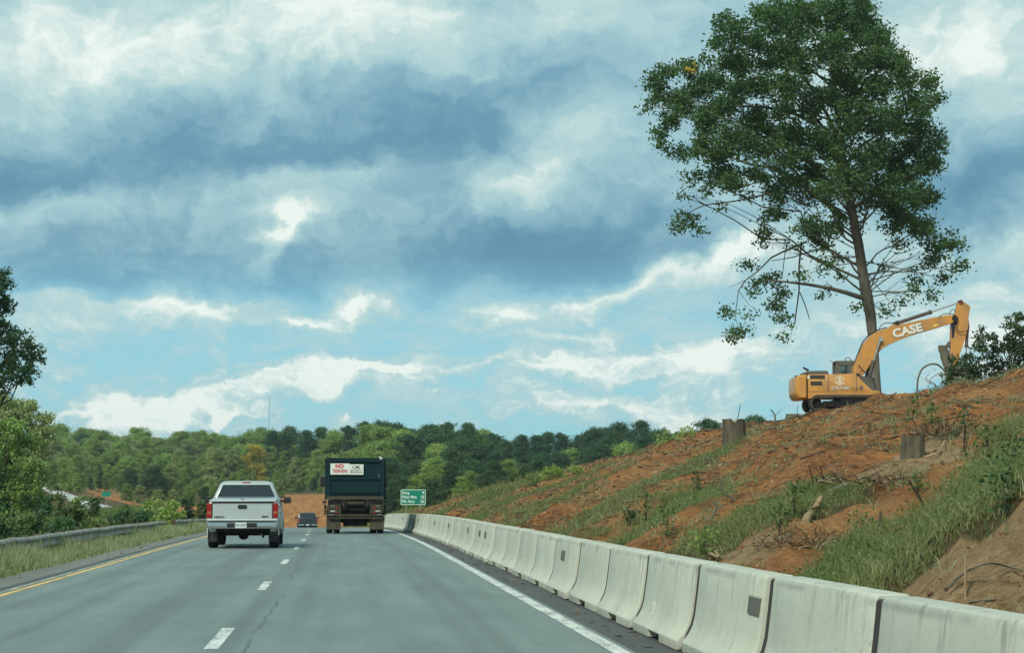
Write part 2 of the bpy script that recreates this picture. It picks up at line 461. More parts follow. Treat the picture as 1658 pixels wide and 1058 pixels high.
def f_ground(t, b):
    """zone: R grass, G orange clay, B tan soil; the rest is brown cleared earth"""
    co = worldco(t)
    z = t.node('ShaderNodeVertexColor', layer_name='zone')
    zr, zg, zb = t.node('ShaderNodeSeparateColor', {0: z.outputs[0]}).outputs
    # streaks pulled along the line the machines drove, up and along the slope
    stre = t.mapping(co, rot=(0, 0, R(19)), sc=(1, .16, 1))
    s1 = t.noise(stre, 1.5, 8, .68, .5)
    s2 = t.noise(stre, 6.5, 6, .7, .3)
    g1 = t.noise(co, .8, 7, .65)
    g2 = t.noise(co, 9, 6, .75)
    g3 = t.noise(co, 38, 3, .7)
    k = t.math('ADD', t.math('MULTIPLY', s1, .5), t.math('ADD', t.math('MULTIPLY', s2, .3), t.math('MULTIPLY', g2, .25)))
    soil = t.ramp(k, [(.36, (.06, .034, .020)), (.42, (.18, .078, .033)), (.48, (.36, .145, .050)), (.55, (.56, .23, .070)), (.66, (.62, .32, .13))])
    dk = t.maprange(t.noise(t.mapping(stre, loc=(4, 4, 0)), 2.6, 7, .72, .6), .52, .64)
    soil = t.mix(t.math('MULTIPLY', dk, .45), soil, (.062, .048, .034))
    lt = t.maprange(t.noise(t.mapping(stre, loc=(9, 1, 0)), 4.2, 7, .75, .3), .57, .68)
    soil = t.mix(t.math('MULTIPLY', lt, .28), soil, (.36, .29, .19))
    clay = t.ramp(t.math('ADD', t.math('MULTIPLY', s1, .5), t.math('MULTIPLY', g2, .5)), [(.36, (.24, .095, .038)), (.5, (.45, .20, .072)), (.64, (.70, .36, .14))])
    tan = t.ramp(t.math('ADD', t.math('MULTIPLY', g1, .45), t.math('MULTIPLY', g2, .55)), [(.36, (.20, .12, .06)), (.48, (.44, .28, .14)), (.62, (.62, .43, .25))])
    grass = t.ramp(t.math('ADD', t.math('MULTIPLY', g2, .6), t.math('MULTIPLY', s2, .4)), [(.35, (.022, .034, .018)), (.5, (.055, .075, .035)), (.62, (.10, .12, .055)), (.72, (.16, .13, .075))])
    j = t.math('MULTIPLY_ADD', g1, .9, -.45)
    j = t.math('ADD', j, t.math('MULTIPLY_ADD', s2, .7, -.35))
    c = t.mix(t.maprange(t.math('ADD', zg, j), .35, .62), soil, clay)
    c = t.mix(t.maprange(t.math('ADD', zb, j), .35, .65), c, tan)
    c = t.mix(t.math('MULTIPLY', t.maprange(t.math('ADD', zr, j), .4, .8), .8), c, grass)
    litter = t.maprange(g3, .62, .7)
    c = t.mix(t.math('MULTIPLY', litter, .4), c, (.30, .25, .17))
    mott = t.maprange(t.noise(co, 2.4, 8, .72), .40, .62)
    c = t.mix(t.math('MULTIPLY', t.math('SUBTRACT', 1.0, mott), .25), c, (.07, .055, .035))
    t.put(b.inputs['Base Color'], c)
    bump(t, b, t.math('ADD', t.math('ADD', t.math('MULTIPLY', s2, .6), t.math('MULTIPLY', g2, 1.3)), t.math('MULTIPLY', g3, .6)), .9, .15)
M['ground'] = mat('earth', None, .95, spec=.15, fn=f_ground)

def f_leaf(cols, trans=.25, gscale=.35):
    def fn(t, b):
        geo = t.node('ShaderNodeNewGeometry')
        rnd = geo.outputs['Random Per Island']
        oi = t.node('ShaderNodeObjectInfo').outputs['Random']
        clump = t.noise(geo.outputs['Position'], gscale, 3)
        k = t.math('ADD', t.math('MULTIPLY', rnd, .5), t.math('ADD', t.math('MULTIPLY_ADD', clump, .7, -.1), t.math('MULTIPLY_ADD', oi, .36, -.18)))
        c = t.ramp(k, [(.12, cols[0]), (.5, cols[1]), (.88, cols[2])])
        t.put(b.inputs['Base Color'], c)
        b.inputs['Roughness'].default_value = .55
        b.inputs['Specular IOR Level'].default_value = .25
        tr = t.node('ShaderNodeBsdfTranslucent', {'Color': t.mix(1.0, c, (1.0, 1.25, .55), 'MULTIPLY')})
        mx = t.node('ShaderNodeMixShader', {0: trans})
        out = t.n['Material Output']
        t.l.new(b.outputs[0], mx.inputs[1]); t.l.new(tr.outputs[0], mx.inputs[2]); t.l.new(mx.outputs[0], out.inputs[0])
    return fn
def leafmat(name, *cols, trans=.36, gscale=.35): return mat(name, None, .55, fn=f_leaf(cols, trans, gscale))
M['leaf_hero'] = leafmat('oak_leaves', (.026, .066, .028), (.052, .115, .042), (.105, .18, .058), gscale=.5)
M['leaf_dark'] = leafmat('dark_leaves', (.030, .070, .036), (.055, .115, .052), (.095, .17, .065))
M['leaf_mid'] = leafmat('green_leaves', (.13, .20, .06), (.22, .32, .09), (.34, .44, .13), gscale=.12)
M['leaf_light'] = leafmat('pale_green_leaves', (.13, .20, .055), (.22, .31, .08), (.34, .43, .12), gscale=.12)
M['leaf_olive'] = leafmat('olive_leaves', (.16, .20, .085), (.27, .32, .13), (.38, .42, .19), gscale=.12)
M['leaf_pine'] = leafmat('pine_needles', (.026, .072, .036), (.052, .125, .056), (.09, .18, .07), gscale=.12)
M['leaf_gold'] = leafmat('turning_leaves', (.34, .27, .05), (.52, .40, .07), (.66, .50, .11), gscale=.2)
M['leaf_bush'] = leafmat('laurel_leaves', (.025, .055, .025), (.06, .105, .045), (.13, .17, .08), gscale=1.5)
M['weed'] = leafmat('weed_leaves', (.06, .092, .036), (.115, .165, .06), (.20, .25, .09), gscale=.6)
M['grass_dry'] = leafmat('dry_grass', (.14, .18, .09), (.27, .31, .18), (.44, .44, .30), gscale=.8)
M['grass_green'] = leafmat('green_grass', (.12, .14, .055), (.22, .24, .10), (.38, .37, .19), gscale=.7)

def f_bark(a, c2, sc=6):
    def fn(t, b):
        co = objco(t)
        n = t.noise(t.mapping(co, sc=(1, 1, .18)), sc, 6, .7, .4)
        n2 = t.noise(co, 1.1, 4)
        t.put(b.inputs['Base Color'], t.ramp(t.math('ADD', t.math('MULTIPLY', n, .75), t.math('MULTIPLY', n2, .25)), [(.35, a), (.65, c2)]))
        bump(t, b, n, .8, .05)
    return fn
M['bark'] = mat('grey_bark', None, .9, spec=.2, fn=f_bark((.07, .066, .05), (.20, .185, .145)))
M['bark_dark'] = mat('dark_bark', None, .9, spec=.2, fn=f_bark((.02, .018, .014), (.06, .052, .042), 5))
M['bark_pale'] = mat('pale_bark', None, .9, spec=.2, fn=f_bark((.24, .22, .16), (.48, .45, .35), 3))
M['wood_cut'] = mat('fresh_cut_wood', None, .85, spec=.2, fn=f_bark((.22, .15, .08), (.42, .31, .18), 9))
M['stick'] = mat('bare_sticks', None, .9, spec=.15, fn=lambda t, b: t.put(b.inputs['Base Color'], t.ramp(t.node('ShaderNodeNewGeometry').outputs['Random Per Island'], [(0, (.035, .026, .018)), (.5, (.11, .075, .045)), (.85, (.22, .16, .10)), (1, (.42, .34, .22))])))
M['clod'] = mat('earth_clods', None, .95, spec=.1, fn=lambda t, b: t.put(b.inputs['Base Color'], t.ramp(t.node('ShaderNodeNewGeometry').outputs['Random Per Island'], [(0, (.06, .036, .024)), (.4, (.15, .078, .045)), (.8, (.27, .13, .065)), (1, (.34, .23, .13))])))

# ------------------------------------------------------------------ the lie of the land
def rcx(d): d = np.asarray(d, float); e = np.maximum(0, np.minimum(d, 320) - 55); return -1.4e-4 * e * e - .074 * np.maximum(0, d - 320)
def rz(d): d = np.asarray(d, float); e = np.maximum(0, np.minimum(d, 250) - 50); return -8.3e-5 * e * e - .012 * np.clip(d - 250, 0, 120)
OD = [0, 60, 100, 150, 200, 250, 300, 400, 500, 650, 900]
def ocx(d): return np.interp(d, OD, [-22, -22, -22, -22, -23.6, -28.8, -37.5, -55, -73, -105, -170])
def ozz(d): return np.interp(d, OD, [-.2, -.2, -.1, .0, .05, .15, .75, 2.5, 4.8, 8, 11])
def crest(d): return np.interp(d, [0, 112, 136, 159, 191, 226, 287, 360, 460], [6.0, 6.0, 5.55, 5.0, 3.9, 2.0, -.8, -2, 1.0])
def far(d): return np.interp(d, [0, 330, 450, 600, 900, 1500, 4000], [1.0, 1.0, 2.6, 5, 10, 14, 20])
BUMPS = []   # (x, y, rx, ry, h)
def G(x, y, detail=True):
    x = np.asarray(x, float); y = np.asarray(y, float)
    s = x - rcx(y); r = rz(y)
    road = r - .06
    # right: foot of the slope behind the barrier, crest 26 m out
    t = np.clip((s - 4.2) / 21.8, 0, 1)
    foot = r + .08
    cr = crest(y)
    right = foot + (cr - foot) * t + .35 * np.sin(np.pi * t) * np.clip(1 - y / 300, 0, 1)
    right = right + np.clip(s - 26, 0, 40) * .01
    if detail:
        hm = sstep(s, 3.9, 6.5) * (1 - sstep(y, 260, 330))
        a = R(19); u = x * math.cos(a) - y * math.sin(a); v = x * math.sin(a) + y * math.cos(a)
        right = right + hm * ((fbm(u * .45, v * .07, 4) - .5) * 1.3 + (fbm(u * 1.7, v * .4, 4, .6) - .5) * .42 + (fbm(x * 3.1, y * 3.1, 3, .6) - .5) * .16)
    # left: verge, shallow median, opposite carriageway, bank
    tt = x - ocx(y); oz = ozz(y)
    verge = r - .06 - .16 * sstep(-s, 5.9, 7.4) - .55 * sstep(-s, 7.4, 10.5)
    wob = (fbm(x * .12, y * .12, 3) - .5) * .8
    bank = oz + np.clip((-tt - 7) * .12, 0, 5) + wob * sstep(-tt, 7, 12)
    mid = oz - .05 - .4 * sstep(tt, 6, 10)
    k = sstep(x, ocx(y) + 7, rcx(y) - 8.5)
    left = np.where(tt < 0, bank, mid * (1 - k) + verge * k)
    left = np.where(np.abs(tt) < 2.0, oz - .05, left)
    z = np.where(s > 4.0, right, np.where(s < -5.9, left, road))
    # the ground ahead, past the bend: a cut face climbing to the forest floor
    f = far(y) + (fbm(x * .02, y * .02, 3) - .5) * 2.0 + np.clip(-x - 60, 0, 400) * .004
    w_ = sstep(y, 296, 330)
    keep = np.exp(-((tt) / 16.) ** 2) * (y < 900)
    near = sstep(s, 14, 26) * (1 - sstep(y, 380, 460))
    w2 = w_ * (1 - keep) * (1 - near)
    z = z * (1 - w2) + f * w2
    # ramp of earth in front of the digger's tracks
    z = z + np.clip(.150 * (x - 24.1), 0, 1.25) * np.exp(-((y - 102.8) / 1.5) ** 2) * (x < 45)
    if detail:
        z = z + (fbm(x * 1.9, y * 1.3, 5, .62) - .42) * .8 * np.exp(-((y - 15.5) / 5.5) ** 4) * sstep(s, 4.0, 4.8) * (s < 12)
    for (bx, by, rx, ry, h) in BUMPS:
        z = z + h * np.exp(-((x - bx) / rx) ** 2 - ((y - by) / ry) ** 2)
    return z
BUMPS += [(1e6, 0, 1, 1, 0), (4.95, 14.6, .75, 2.6, .30), (6.6, 18.2, 1.2, 2.2, .35), (5.6, 21.5, .9, 2.0, .15)]
def Gs(x, y): return float(G(np.array([x]), np.array([y]))[0])
def hit(px, py, d0=9., d1=160.):
    """where the sight line of a photo pixel meets the ground"""
    d = np.arange(d0, d1, .1)
    v = ray(px, py)
    X = v.x / v.y * d; Z = CAMZ + v.z / v.y * d
    below = Z < G(X, d)
    i = int(np.argmax(below)) if below.any() else len(d) - 1
    return Vector((X[i], d[i], float(G(X[i:i + 1], d[i:i + 1])[0])))

# where grass, orange clay and tan soil lie on the slope: (photo px, py, r_along m, r_across m, kind, amount)
ZPATCH = [
    (1060, 850, 7, 2.4, 0, 1.1), (1110, 810, 7, 1.2, 0, .8), (1250, 850, 4, 1.0, 0, .8), (1180, 880, 4, 1.2, 0, 1.0), (980, 820, 16, 1.3, 0, .75), (900, 815, 22, 1.6, 0, .8),
    (800, 820, 40, 2.2, 0, .9), (1285, 820, 3.5, 1.6, 0, .8), (1400, 900, 5, 1.8, 0, 1.2), (1480, 870, 5, 2.2, 0, 1.3), (1560, 830, 5, 2.0, 0, 1.2), (1640, 820, 7, 2.8, 0, 1.2), (1390, 800, 3, 1.2, 0, .9),
    (1340, 930, 2.5, .9, 0, .9), (1640, 730, 4, 1.5, 0, .5), (1160, 735, 7, 1.0, 0, .5), (1110, 760, 8, 1.5, 0, .4), (1550, 710, 4, 1.2, 0, .4), (1600, 660, 5, 1.5, 0, .6), (1620, 700, 4, 1.5, 0, .8), (1330, 830, 2.2, .8, 0, .5),
    (1350, 860, 2.6, .55, 1, 1.2), (1300, 880, 2.4, .5, 1, 1.0), (1262, 915, 2.6, .75, 1, 1.3), (1490, 800, 3.4, .75, 1, 1.3), (1460, 815, 2.5, .6, 1, 1.2), (1560, 760, 3.5, .6, 1, 1.0), (1540, 690, 5, .8, 1, .9), (1600, 650, 6, 1.0, 1, 1.0), (1640, 620, 6, 1.2, 1, .9),
    (950, 780, 30, 1.6, 1, .55), (870, 790, 30, 2.2, 1, .8), (1080, 740, 24, 1.4, 1, .45), (1260, 770, 9, .8, 1, .7), (1010, 860, 5, .8, 1, .8), (1080, 745, 18, 1.2, 1, .7), (1290, 730, 14, .7, 1, .5), (690, 830, 25, 2, 1, .9), (750, 822, 25, 2, 0, .9),
    (1560, 955, 1.7, .75, 2, 3), (1485, 975, 1.2, .4, 2, 2.5), (1650, 945, 1.7, .9, 2, 3), (1200, 905, 3, .8, 2, .9), (1500, 745, 2.5, 1.0, 2, .9), (1440, 750, 2.5, .7, 2, .8), (1600, 690, 3, .8, 2, .4), (1215, 705, 2.5, .8, 2, .9), (1520, 710, 2.5, .8, 2, .6),
]
_ZP = None
def zone(x, y):
    global _ZP
    if _ZP is None:
        _ZP = [(hit(px, py), ra, rc, k, am) for px, py, ra, rc, k, am in ZPATCH]
    x = np.asarray(x, float); y = np.asarray(y, float)
    out = np.zeros((x.size, 3)); xf = x.ravel(); yf = y.ravel()
    s = xf - rcx(yf)
    a = R(19)
    for p, ra, rc, k, am in _ZP:
        ex, ey = xf - p.x, yf - p.y
        u = ex * math.cos(a) - ey * math.sin(a); v = ex * math.sin(a) + ey * math.cos(a)
        out[:, k] += am * np.exp(-(u / rc) ** 2 - (v / ra) ** 2)
    out[:, 0] *= 1 - np.clip(out[:, 2] * 1.3 + out[:, 1] * .9, 0, 1)
    left = (s < 3.9)
    out[left] = (1.2, 0, 0)
    tt = xf - ocx(yf)
    clay = (yf > 170) & (yf < 520) & (tt > 5.5) & (tt < 17) & (s < -9)
    out[clay] = (.0, 1.2, .3)
    farm = (yf > 292)
    cut = farm & (yf < 345) & (s > -21) & (s < 12) & (tt > 17)
    out[farm & ~clay] = (1.1, 0, .25)
    out[cut] = (-.2, 1.8, .15)
    vb = (s > -6.35) & (s < -5.6) & (yf < 200); out[vb] = (.35, 0, .9)
    np.clip(out, -1, 2, out=out)
    return out

def axis(parts):
    a = []
    for s0, s1, st in parts: a += list(np.arange(s0, s1, st))
    return np.array(a)
xs = axis([(-1600, -400, 150), (-400, -120, 14), (-120, -34, 3), (-34, -16, .8), (-16, -5.2, .5), (-5.2, 3.7, 1.1), (3.7, 33, .22), (33, 60, 1.5), (60, 400, 14), (400, 1700, 150)])
ys = axis([(-60, 8, 4), (8, 60, .26), (60, 135, .34), (135, 200, 1.1), (200, 290, 3), (290, 350, 1.2), (350, 700, 8), (700, 2600, 160)])
XX, YY = np.meshgrid(xs, ys)
ZZ = G(XX, YY)
nx, ny = len(xs), len(ys)
ii = np.arange(nx - 1)[None, :] + nx * np.arange(ny - 1)[:, None]
FF = np.stack([ii, ii + 1, ii + nx + 1, ii + nx], -1).reshape(-1, 4)
gme = np_mesh('ground', np.stack([XX.ravel(), YY.ravel(), ZZ.ravel()], 1), FF, zone(XX, YY))
tag(link('ground', gme, M['ground'], smooth='all'), 'cleared red clay slope and grassy ground on both sides of the highway', kind='structure')

def strip(name, s0, s1, d0, d1, dz, m, step=2., cxf=rcx, zf=rz, parent=None, cross=1):
    ds = np.arange(d0, d1 + .01, step) if (d1 - d0) > step else np.array([d0, d1])
    if ds[-1] < d1 - .05: ds = np.append(ds, d1)
    V = []; F = []
    for d in ds:
        for k in range(cross + 1):
            V.append((float(cxf(d)) + s0 + (s1 - s0) * k / cross, d, float(zf(d)) + dz))
    n = cross + 1
    for i in range(len(ds) - 1):
        for k in range(cross): F.append((i * n + k, i * n + k + 1, (i + 1) * n + k + 1, (i + 1) * n + k))
    return link(name, np_mesh(name, V, F), m, parent)
tag(strip('road', -5.12, 2.72, -30, 330, 0, M['asphalt'], cross=2), 'grey worn asphalt carriageway with two lanes', kind='structure')
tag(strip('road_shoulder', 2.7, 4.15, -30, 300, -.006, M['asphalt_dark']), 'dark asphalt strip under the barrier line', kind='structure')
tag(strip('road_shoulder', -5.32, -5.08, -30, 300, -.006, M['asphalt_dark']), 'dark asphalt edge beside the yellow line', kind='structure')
tag(strip('road_shoulder', -6.02, -5.30, -30, 300, -.012, M['asphalt_pale']), 'pale gritty shoulder beside the grass verge', kind='structure')
tag(strip('edge_line', 2.50, 2.66, -30, 300, .004, M['line_white']), 'solid white line along the right edge', kind='structure')
tag(strip('edge_line', -4.93, -4.83, -30, 300, .004, M['line_yellow']), 'solid yellow line along the left edge', kind='structure')
tag(strip('edge_line', -5.07, -5.005, -30, 300, .004, M['line_yellow_pale']), 'faded older yellow line beside the yellow line', kind='structure')
for k in range(-2, 16):
    c = 33.2 + 12.19 * k
    tag(strip('lane_dash', -1.27, -1.13, c - 1.55, c + 1.55, .004, M['line_white'], step=1.), 'white dash of the lane line', kind='structure', group='white dashes of the lane line')
tag(strip('opposite_road', -1.5, 1.5, 40, 620, .0, M['concrete_road'], step=5, cxf=ocx, zf=lambda d: ozz(d) + .03, cross=2), 'pale concrete carriageway curving up to the left', kind='structure')

# ------------------------------------------------------------------ concrete barriers
BAR_P = 3.145
def barrier_mesh(L=2.99):
    # (x, z) section, narrow rim, steep upper face, sweeping toe; the front faces -x
    half = [(.305, 0), (.305, .085), (.245, .16), (.205, .235), (.180, .33), (.150, .55), (.125, .77), (.112, .80), (.095, .812)]
    sec = [(-a, b) for a, b in half] + [(a, b) for a, b in half[::-1]]
    import bmesh
    mb = MB()
    ys_ = [-L / 2, -L / 2 + .035, -.72, -.42, .42, .72, L / 2 - .035, L / 2]
    def ring(y, sh):
        return [(x, y, z) for x, z in (offset_poly(sec, sh) if sh else sec)]
    slots = {(2, 3), (4, 5)}
    # body stands on feet: lift the underside in two drainage slots
    rs = []
    cuts = [(-L / 2, .010, 0), (-L / 2 + .02, 0, 0), (-.38, 0, 0), (-.379, 0, .075), (.379, 0, .075), (.38, 0, 0), (L / 2 - .02, 0, 0), (L / 2, .006, 0)]
    for y, sh, lift in cuts:
        r = ring(y, sh)
        if lift: r[0] = (r[0][0], y, lift); r[-1] = (r[-1][0], y, lift)
        rs.append(r)
    mb.rings(rs)
    return mb
proto_me = None
WORDS = ['first', 'second', 'third', 'fourth', 'fifth', 'sixth', 'seventh', 'eighth', 'ninth', 'tenth', 'eleventh', 'twelfth', 'thirteenth', 'fourteenth', 'fifteenth', 'sixteenth', 'seventeenth', 'eighteenth', 'nineteenth', 'twentieth', 'twenty-first', 'twenty-second', 'twenty-third', 'twenty-fourth', 'twenty-fifth', 'twenty-sixth', 'twenty-seventh', 'twenty-eighth', 'twenty-ninth', 'thirtieth', 'thirty-first', 'thirty-second', 'thirty-third', 'thirty-fourth', 'thirty-fifth', 'thirty-sixth', 'thirty-seventh', 'thirty-eighth', 'thirty-ninth', 'fortieth']
M['plate_dark'] = mat('weathered_reflector', (.11, .10, .08), .6)
M['graffiti'] = mat('chalk_white_marks', (.70, .72, .66), .8)
M['joint_shade'] = mat('painted_joint_shade', (.035, .03, .027), .9)  # near-black colour standing in for the shade between barrier sections
JP = None
bar0 = barrier_mesh().build('concrete_barrier', M['concrete'], smooth=30)
y0 = 12.55 - BAR_P / 2
plates = {3: -1.2, 7: .3, 12: .9, 13: -.3, 14: 1.0, 17: .8, 20: .2, 24: 1.0, 29: .4}
NB = 36
for i in range(-1, NB):
    y = y0 + BAR_P * i
    o = bar0 if i == -1 else bar0.copy()
    if i > -1: COL.objects.link(o)
    ang = math.atan((float(rcx(y + .5)) - float(rcx(y - .5))))
    jit = (random.random() - .5)
    o.location = (3.46 + float(rcx(y)) + jit * .05, y, float(rz(y)) + .005)
    o.rotation_euler = ((random.random() - .5) * .006 + math.atan(float(rz(y + .5) - rz(y - .5))), 0, -ang + jit * .014)
    k = i + 1
    if k in plates: extra = 'with a square reflector plate'
    elif k == 2: extra = ''
    else: extra = ''
    lab = f'{WORDS[k]} grey concrete barrier section from the near end of the line'
    if k in plates: lab = f'{WORDS[k]} concrete barrier section from the near end, with a dark square plate'
    tag(o, lab, 'barrier', 'concrete barriers along the right shoulder')
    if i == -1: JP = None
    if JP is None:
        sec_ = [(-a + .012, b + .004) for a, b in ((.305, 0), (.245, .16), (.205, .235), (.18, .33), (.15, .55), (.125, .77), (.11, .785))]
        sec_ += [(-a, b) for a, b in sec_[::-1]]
        jp = MB().prism(sec_, 'y', 1.497, 1.648).build('joint_shade_fill', M['joint_shade'], o); JP = jp  # added dark filler, paints the gap's shade and covers the sunlit end face
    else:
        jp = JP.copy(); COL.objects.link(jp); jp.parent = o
    if k in plates:
        yy = plates[k]
        p = MB().box((0, 0, 0), (.012, .44, .135)).build('reflector_plate', M['plate_dark'], o, bevel=.003)
        p.location = (-.158, yy, .56); p.rotation_euler = (0, R(7), 0)
        f = MB().box((0, 0, 0), (.016, .48, .015)).build('plate_rim', M['concrete'], p)
        f.location = (0, 0, .075)
    if k == 4:
        g = MB()
        pts = [(-.14, 0), (-.02, .12), (-.06, .02), (.05, .13), (-.01, .01), (.09, .11), (.03, -.01), (.13, .08), (.06, -.05), (.15, .02)]
        for (a, b), (c, d) in zip(pts[:-1], pts[1:]):
            P0 = Vector((-.232 - (-.0) - .0, .75 - a * 1.3, .205 + b)); P1 = Vector((-.232, .75 - c * 1.3, .205 + d))
            def onf(p):   # onto the sloping toe of the section
                z = p.z; x = np.interp(z, [0, .085, .16, .235, .33, .55, .77], [.305, .305, .245, .205, .180, .150, .125])
                return Vector((-x - .003, p.y, z))
            n = 5
            for q in range(n):
                A = onf(P0.lerp(P1, q / n)); B_ = onf(P0.lerp(P1, (q + 1) / n))
                g.cyl(A, B_, .006, seg=4)
        g.build('chalk_scribble', M['graffiti'], o)

# ------------------------------------------------------------------ guardrail on the left
M['galv'] = paint('galvanised_steel', (.36, .37, .33), (.15, .11, .075), .8, .6, .15, 0, 1.4)
M['galv_old'] = paint('dull_rail_face', (.24, .24, .21), (.10, .07, .045), .6, .6, .1, 0, 1.8)
M['post'] = paint('weathered_post', (.11, .085, .06), (.04, .03, .02), .5, .9, coat=0)
WB = [(.0, -.155), (.012, -.16), (.075, -.115), (.08, -.085), (.02, -.03), (.01, 0), (.02, .03), (.08, .085), (.075, .115), (.012, .16), (-.015, .165)]
def guardrail(s, d0, d1, label, cxf=rcx, zf=rz, dz=.37, cat='guardrail', face=1):
    root = empty('guardrail', (float(cxf(d0)) + s, d0, float(zf(d0)) - .25))
    tag(root, label, cat, 'guardrails along the median')
    rs = []
    d = d0
    k = 0
    while d <= d1:
        wx = (random.random() - .5) * .05; wz = (random.random() - .5) * .035
        rs.append([(float(cxf(d)) + s + face * a + wx - root.location.x, d - root.location.y, float(zf(d)) + dz + b + wz - root.location.z) for a, b in WB] + [(float(cxf(d)) + s + face * (a - .006) + wx - root.location.x, d - root.location.y, float(zf(d)) + dz + b + wz - root.location.z) for a, b in WB[::-1]])
        d += 1.9; k += 1
    b = MB().rings(rs).build('rail_beam', [M['galv']], root, smooth=50)
    d = d0 + .5
    while d < d1:
        p = MB().box((0, 0, 0), (.16, .14, 1.0)).box((face * .07, 0, .28), (.1, .15, .34)).build('post', M['post'], root, bevel=.01)
        p.location = (float(cxf(d)) + s - face * .14 - root.location.x, d - root.location.y, float(zf(d)) + dz - .32 - root.location.z)
        d += 1.9
    return root
guardrail(-7.0, 24, 86, 'weathered steel guardrail along the grassy left verge, nearest stretch')
guardrail(-7.05, 91, 150, 'shorter guardrail stretch beyond the gap, behind the silver pickup')
guardrail(3.6, 118, 152, 'thin pale guardrail across the median, low at the left edge', cxf=ocx, zf=ozz, dz=.15)

# ------------------------------------------------------------------ distance sign
M['sign_green'] = mat('sign_green', (.0, .185, .125), .35)
M['sign_white'] = mat('sign_white', (.62, .78, .70), .4)
def board(w_, h, r=.08):
    pts = []
    for cx, cz, a0 in ((w_ / 2 - r, h / 2 - r, 0), (-w_ / 2 + r, h / 2 - r, 90), (-w_ / 2 + r, -h / 2 + r, 180), (w_ / 2 - r, -h / 2 + r, 270)):
        for k in range(5): pts.append((cx + r * math.cos(R(a0 + 22.5 * k)), cz + r * math.sin(R(a0 + 22.5 * k))))
    return pts
dS = 180.
cS = at(669, 806, dS)
gz = Gs(cS.x, dS)
sg = empty('road_sign', (cS.x, dS, gz), R(-3))
tag(sg, 'green distance sign with three white lines of towns and miles', 'road sign')
hb = 1.36; wb = 2.2; zc = cS.z - gz
pb = MB().prism(board(wb, hb), 'y', -.01, .012).build('sign_panel', M['sign_green'], sg); pb.location = (0, 0, zc)
o_ = board(wb - .02, hb - .02); i_ = board(wb - .11, hb - .11, .06); n = len(o_)
bm_ = MB(); bm_.add([(p[0], -.016, p[1]) for p in o_] + [(p[0], -.016, p[1]) for p in i_], [(k, (k + 1) % n, n + (k + 1) % n, n + k) for k in range(n)])
bm_.build('border', M['sign_white'], pb)
for row, (a, b) in enumerate((('King', '9'), ('Pilot Mtn', '18'), ('Mt Airy', '26'))):
    z = .38 - .375 * row
    text_obj('lettering', a, .35, M['sign_white'], pb, (-.97, -.017, z), (math.pi / 2, 0, 0), .006, 'LEFT')
    text_obj('lettering', b, .35, M['sign_white'], pb, (.97, -.017, z), (math.pi / 2, 0, 0), .006, 'RIGHT')
for x in (-.62, .62):
    MB().box((x, .05, (zc + .6) / 2 - .2), (.09, .07, zc + 1.0)).build('post', M['galv_old'], sg)
# a smaller green sign across the median
cT = at(172, 801, 262.)
gt = Gs(cT.x, 262.)
sg2 = empty('road_sign', (cT.x, 262., gt)); tag(sg2, 'small green sign by the orange earth across the median', 'road sign')
q = MB().prism(board(1.1, .62, .05), 'y', -.01, .01).build('sign_panel', M['sign_green'], sg2); q.location = (0, 0, cT.z - gt)
MB().box((0, .04, (cT.z - gt) / 2), (.07, .05, cT.z - gt)).build('post', M['galv_old'], sg2)

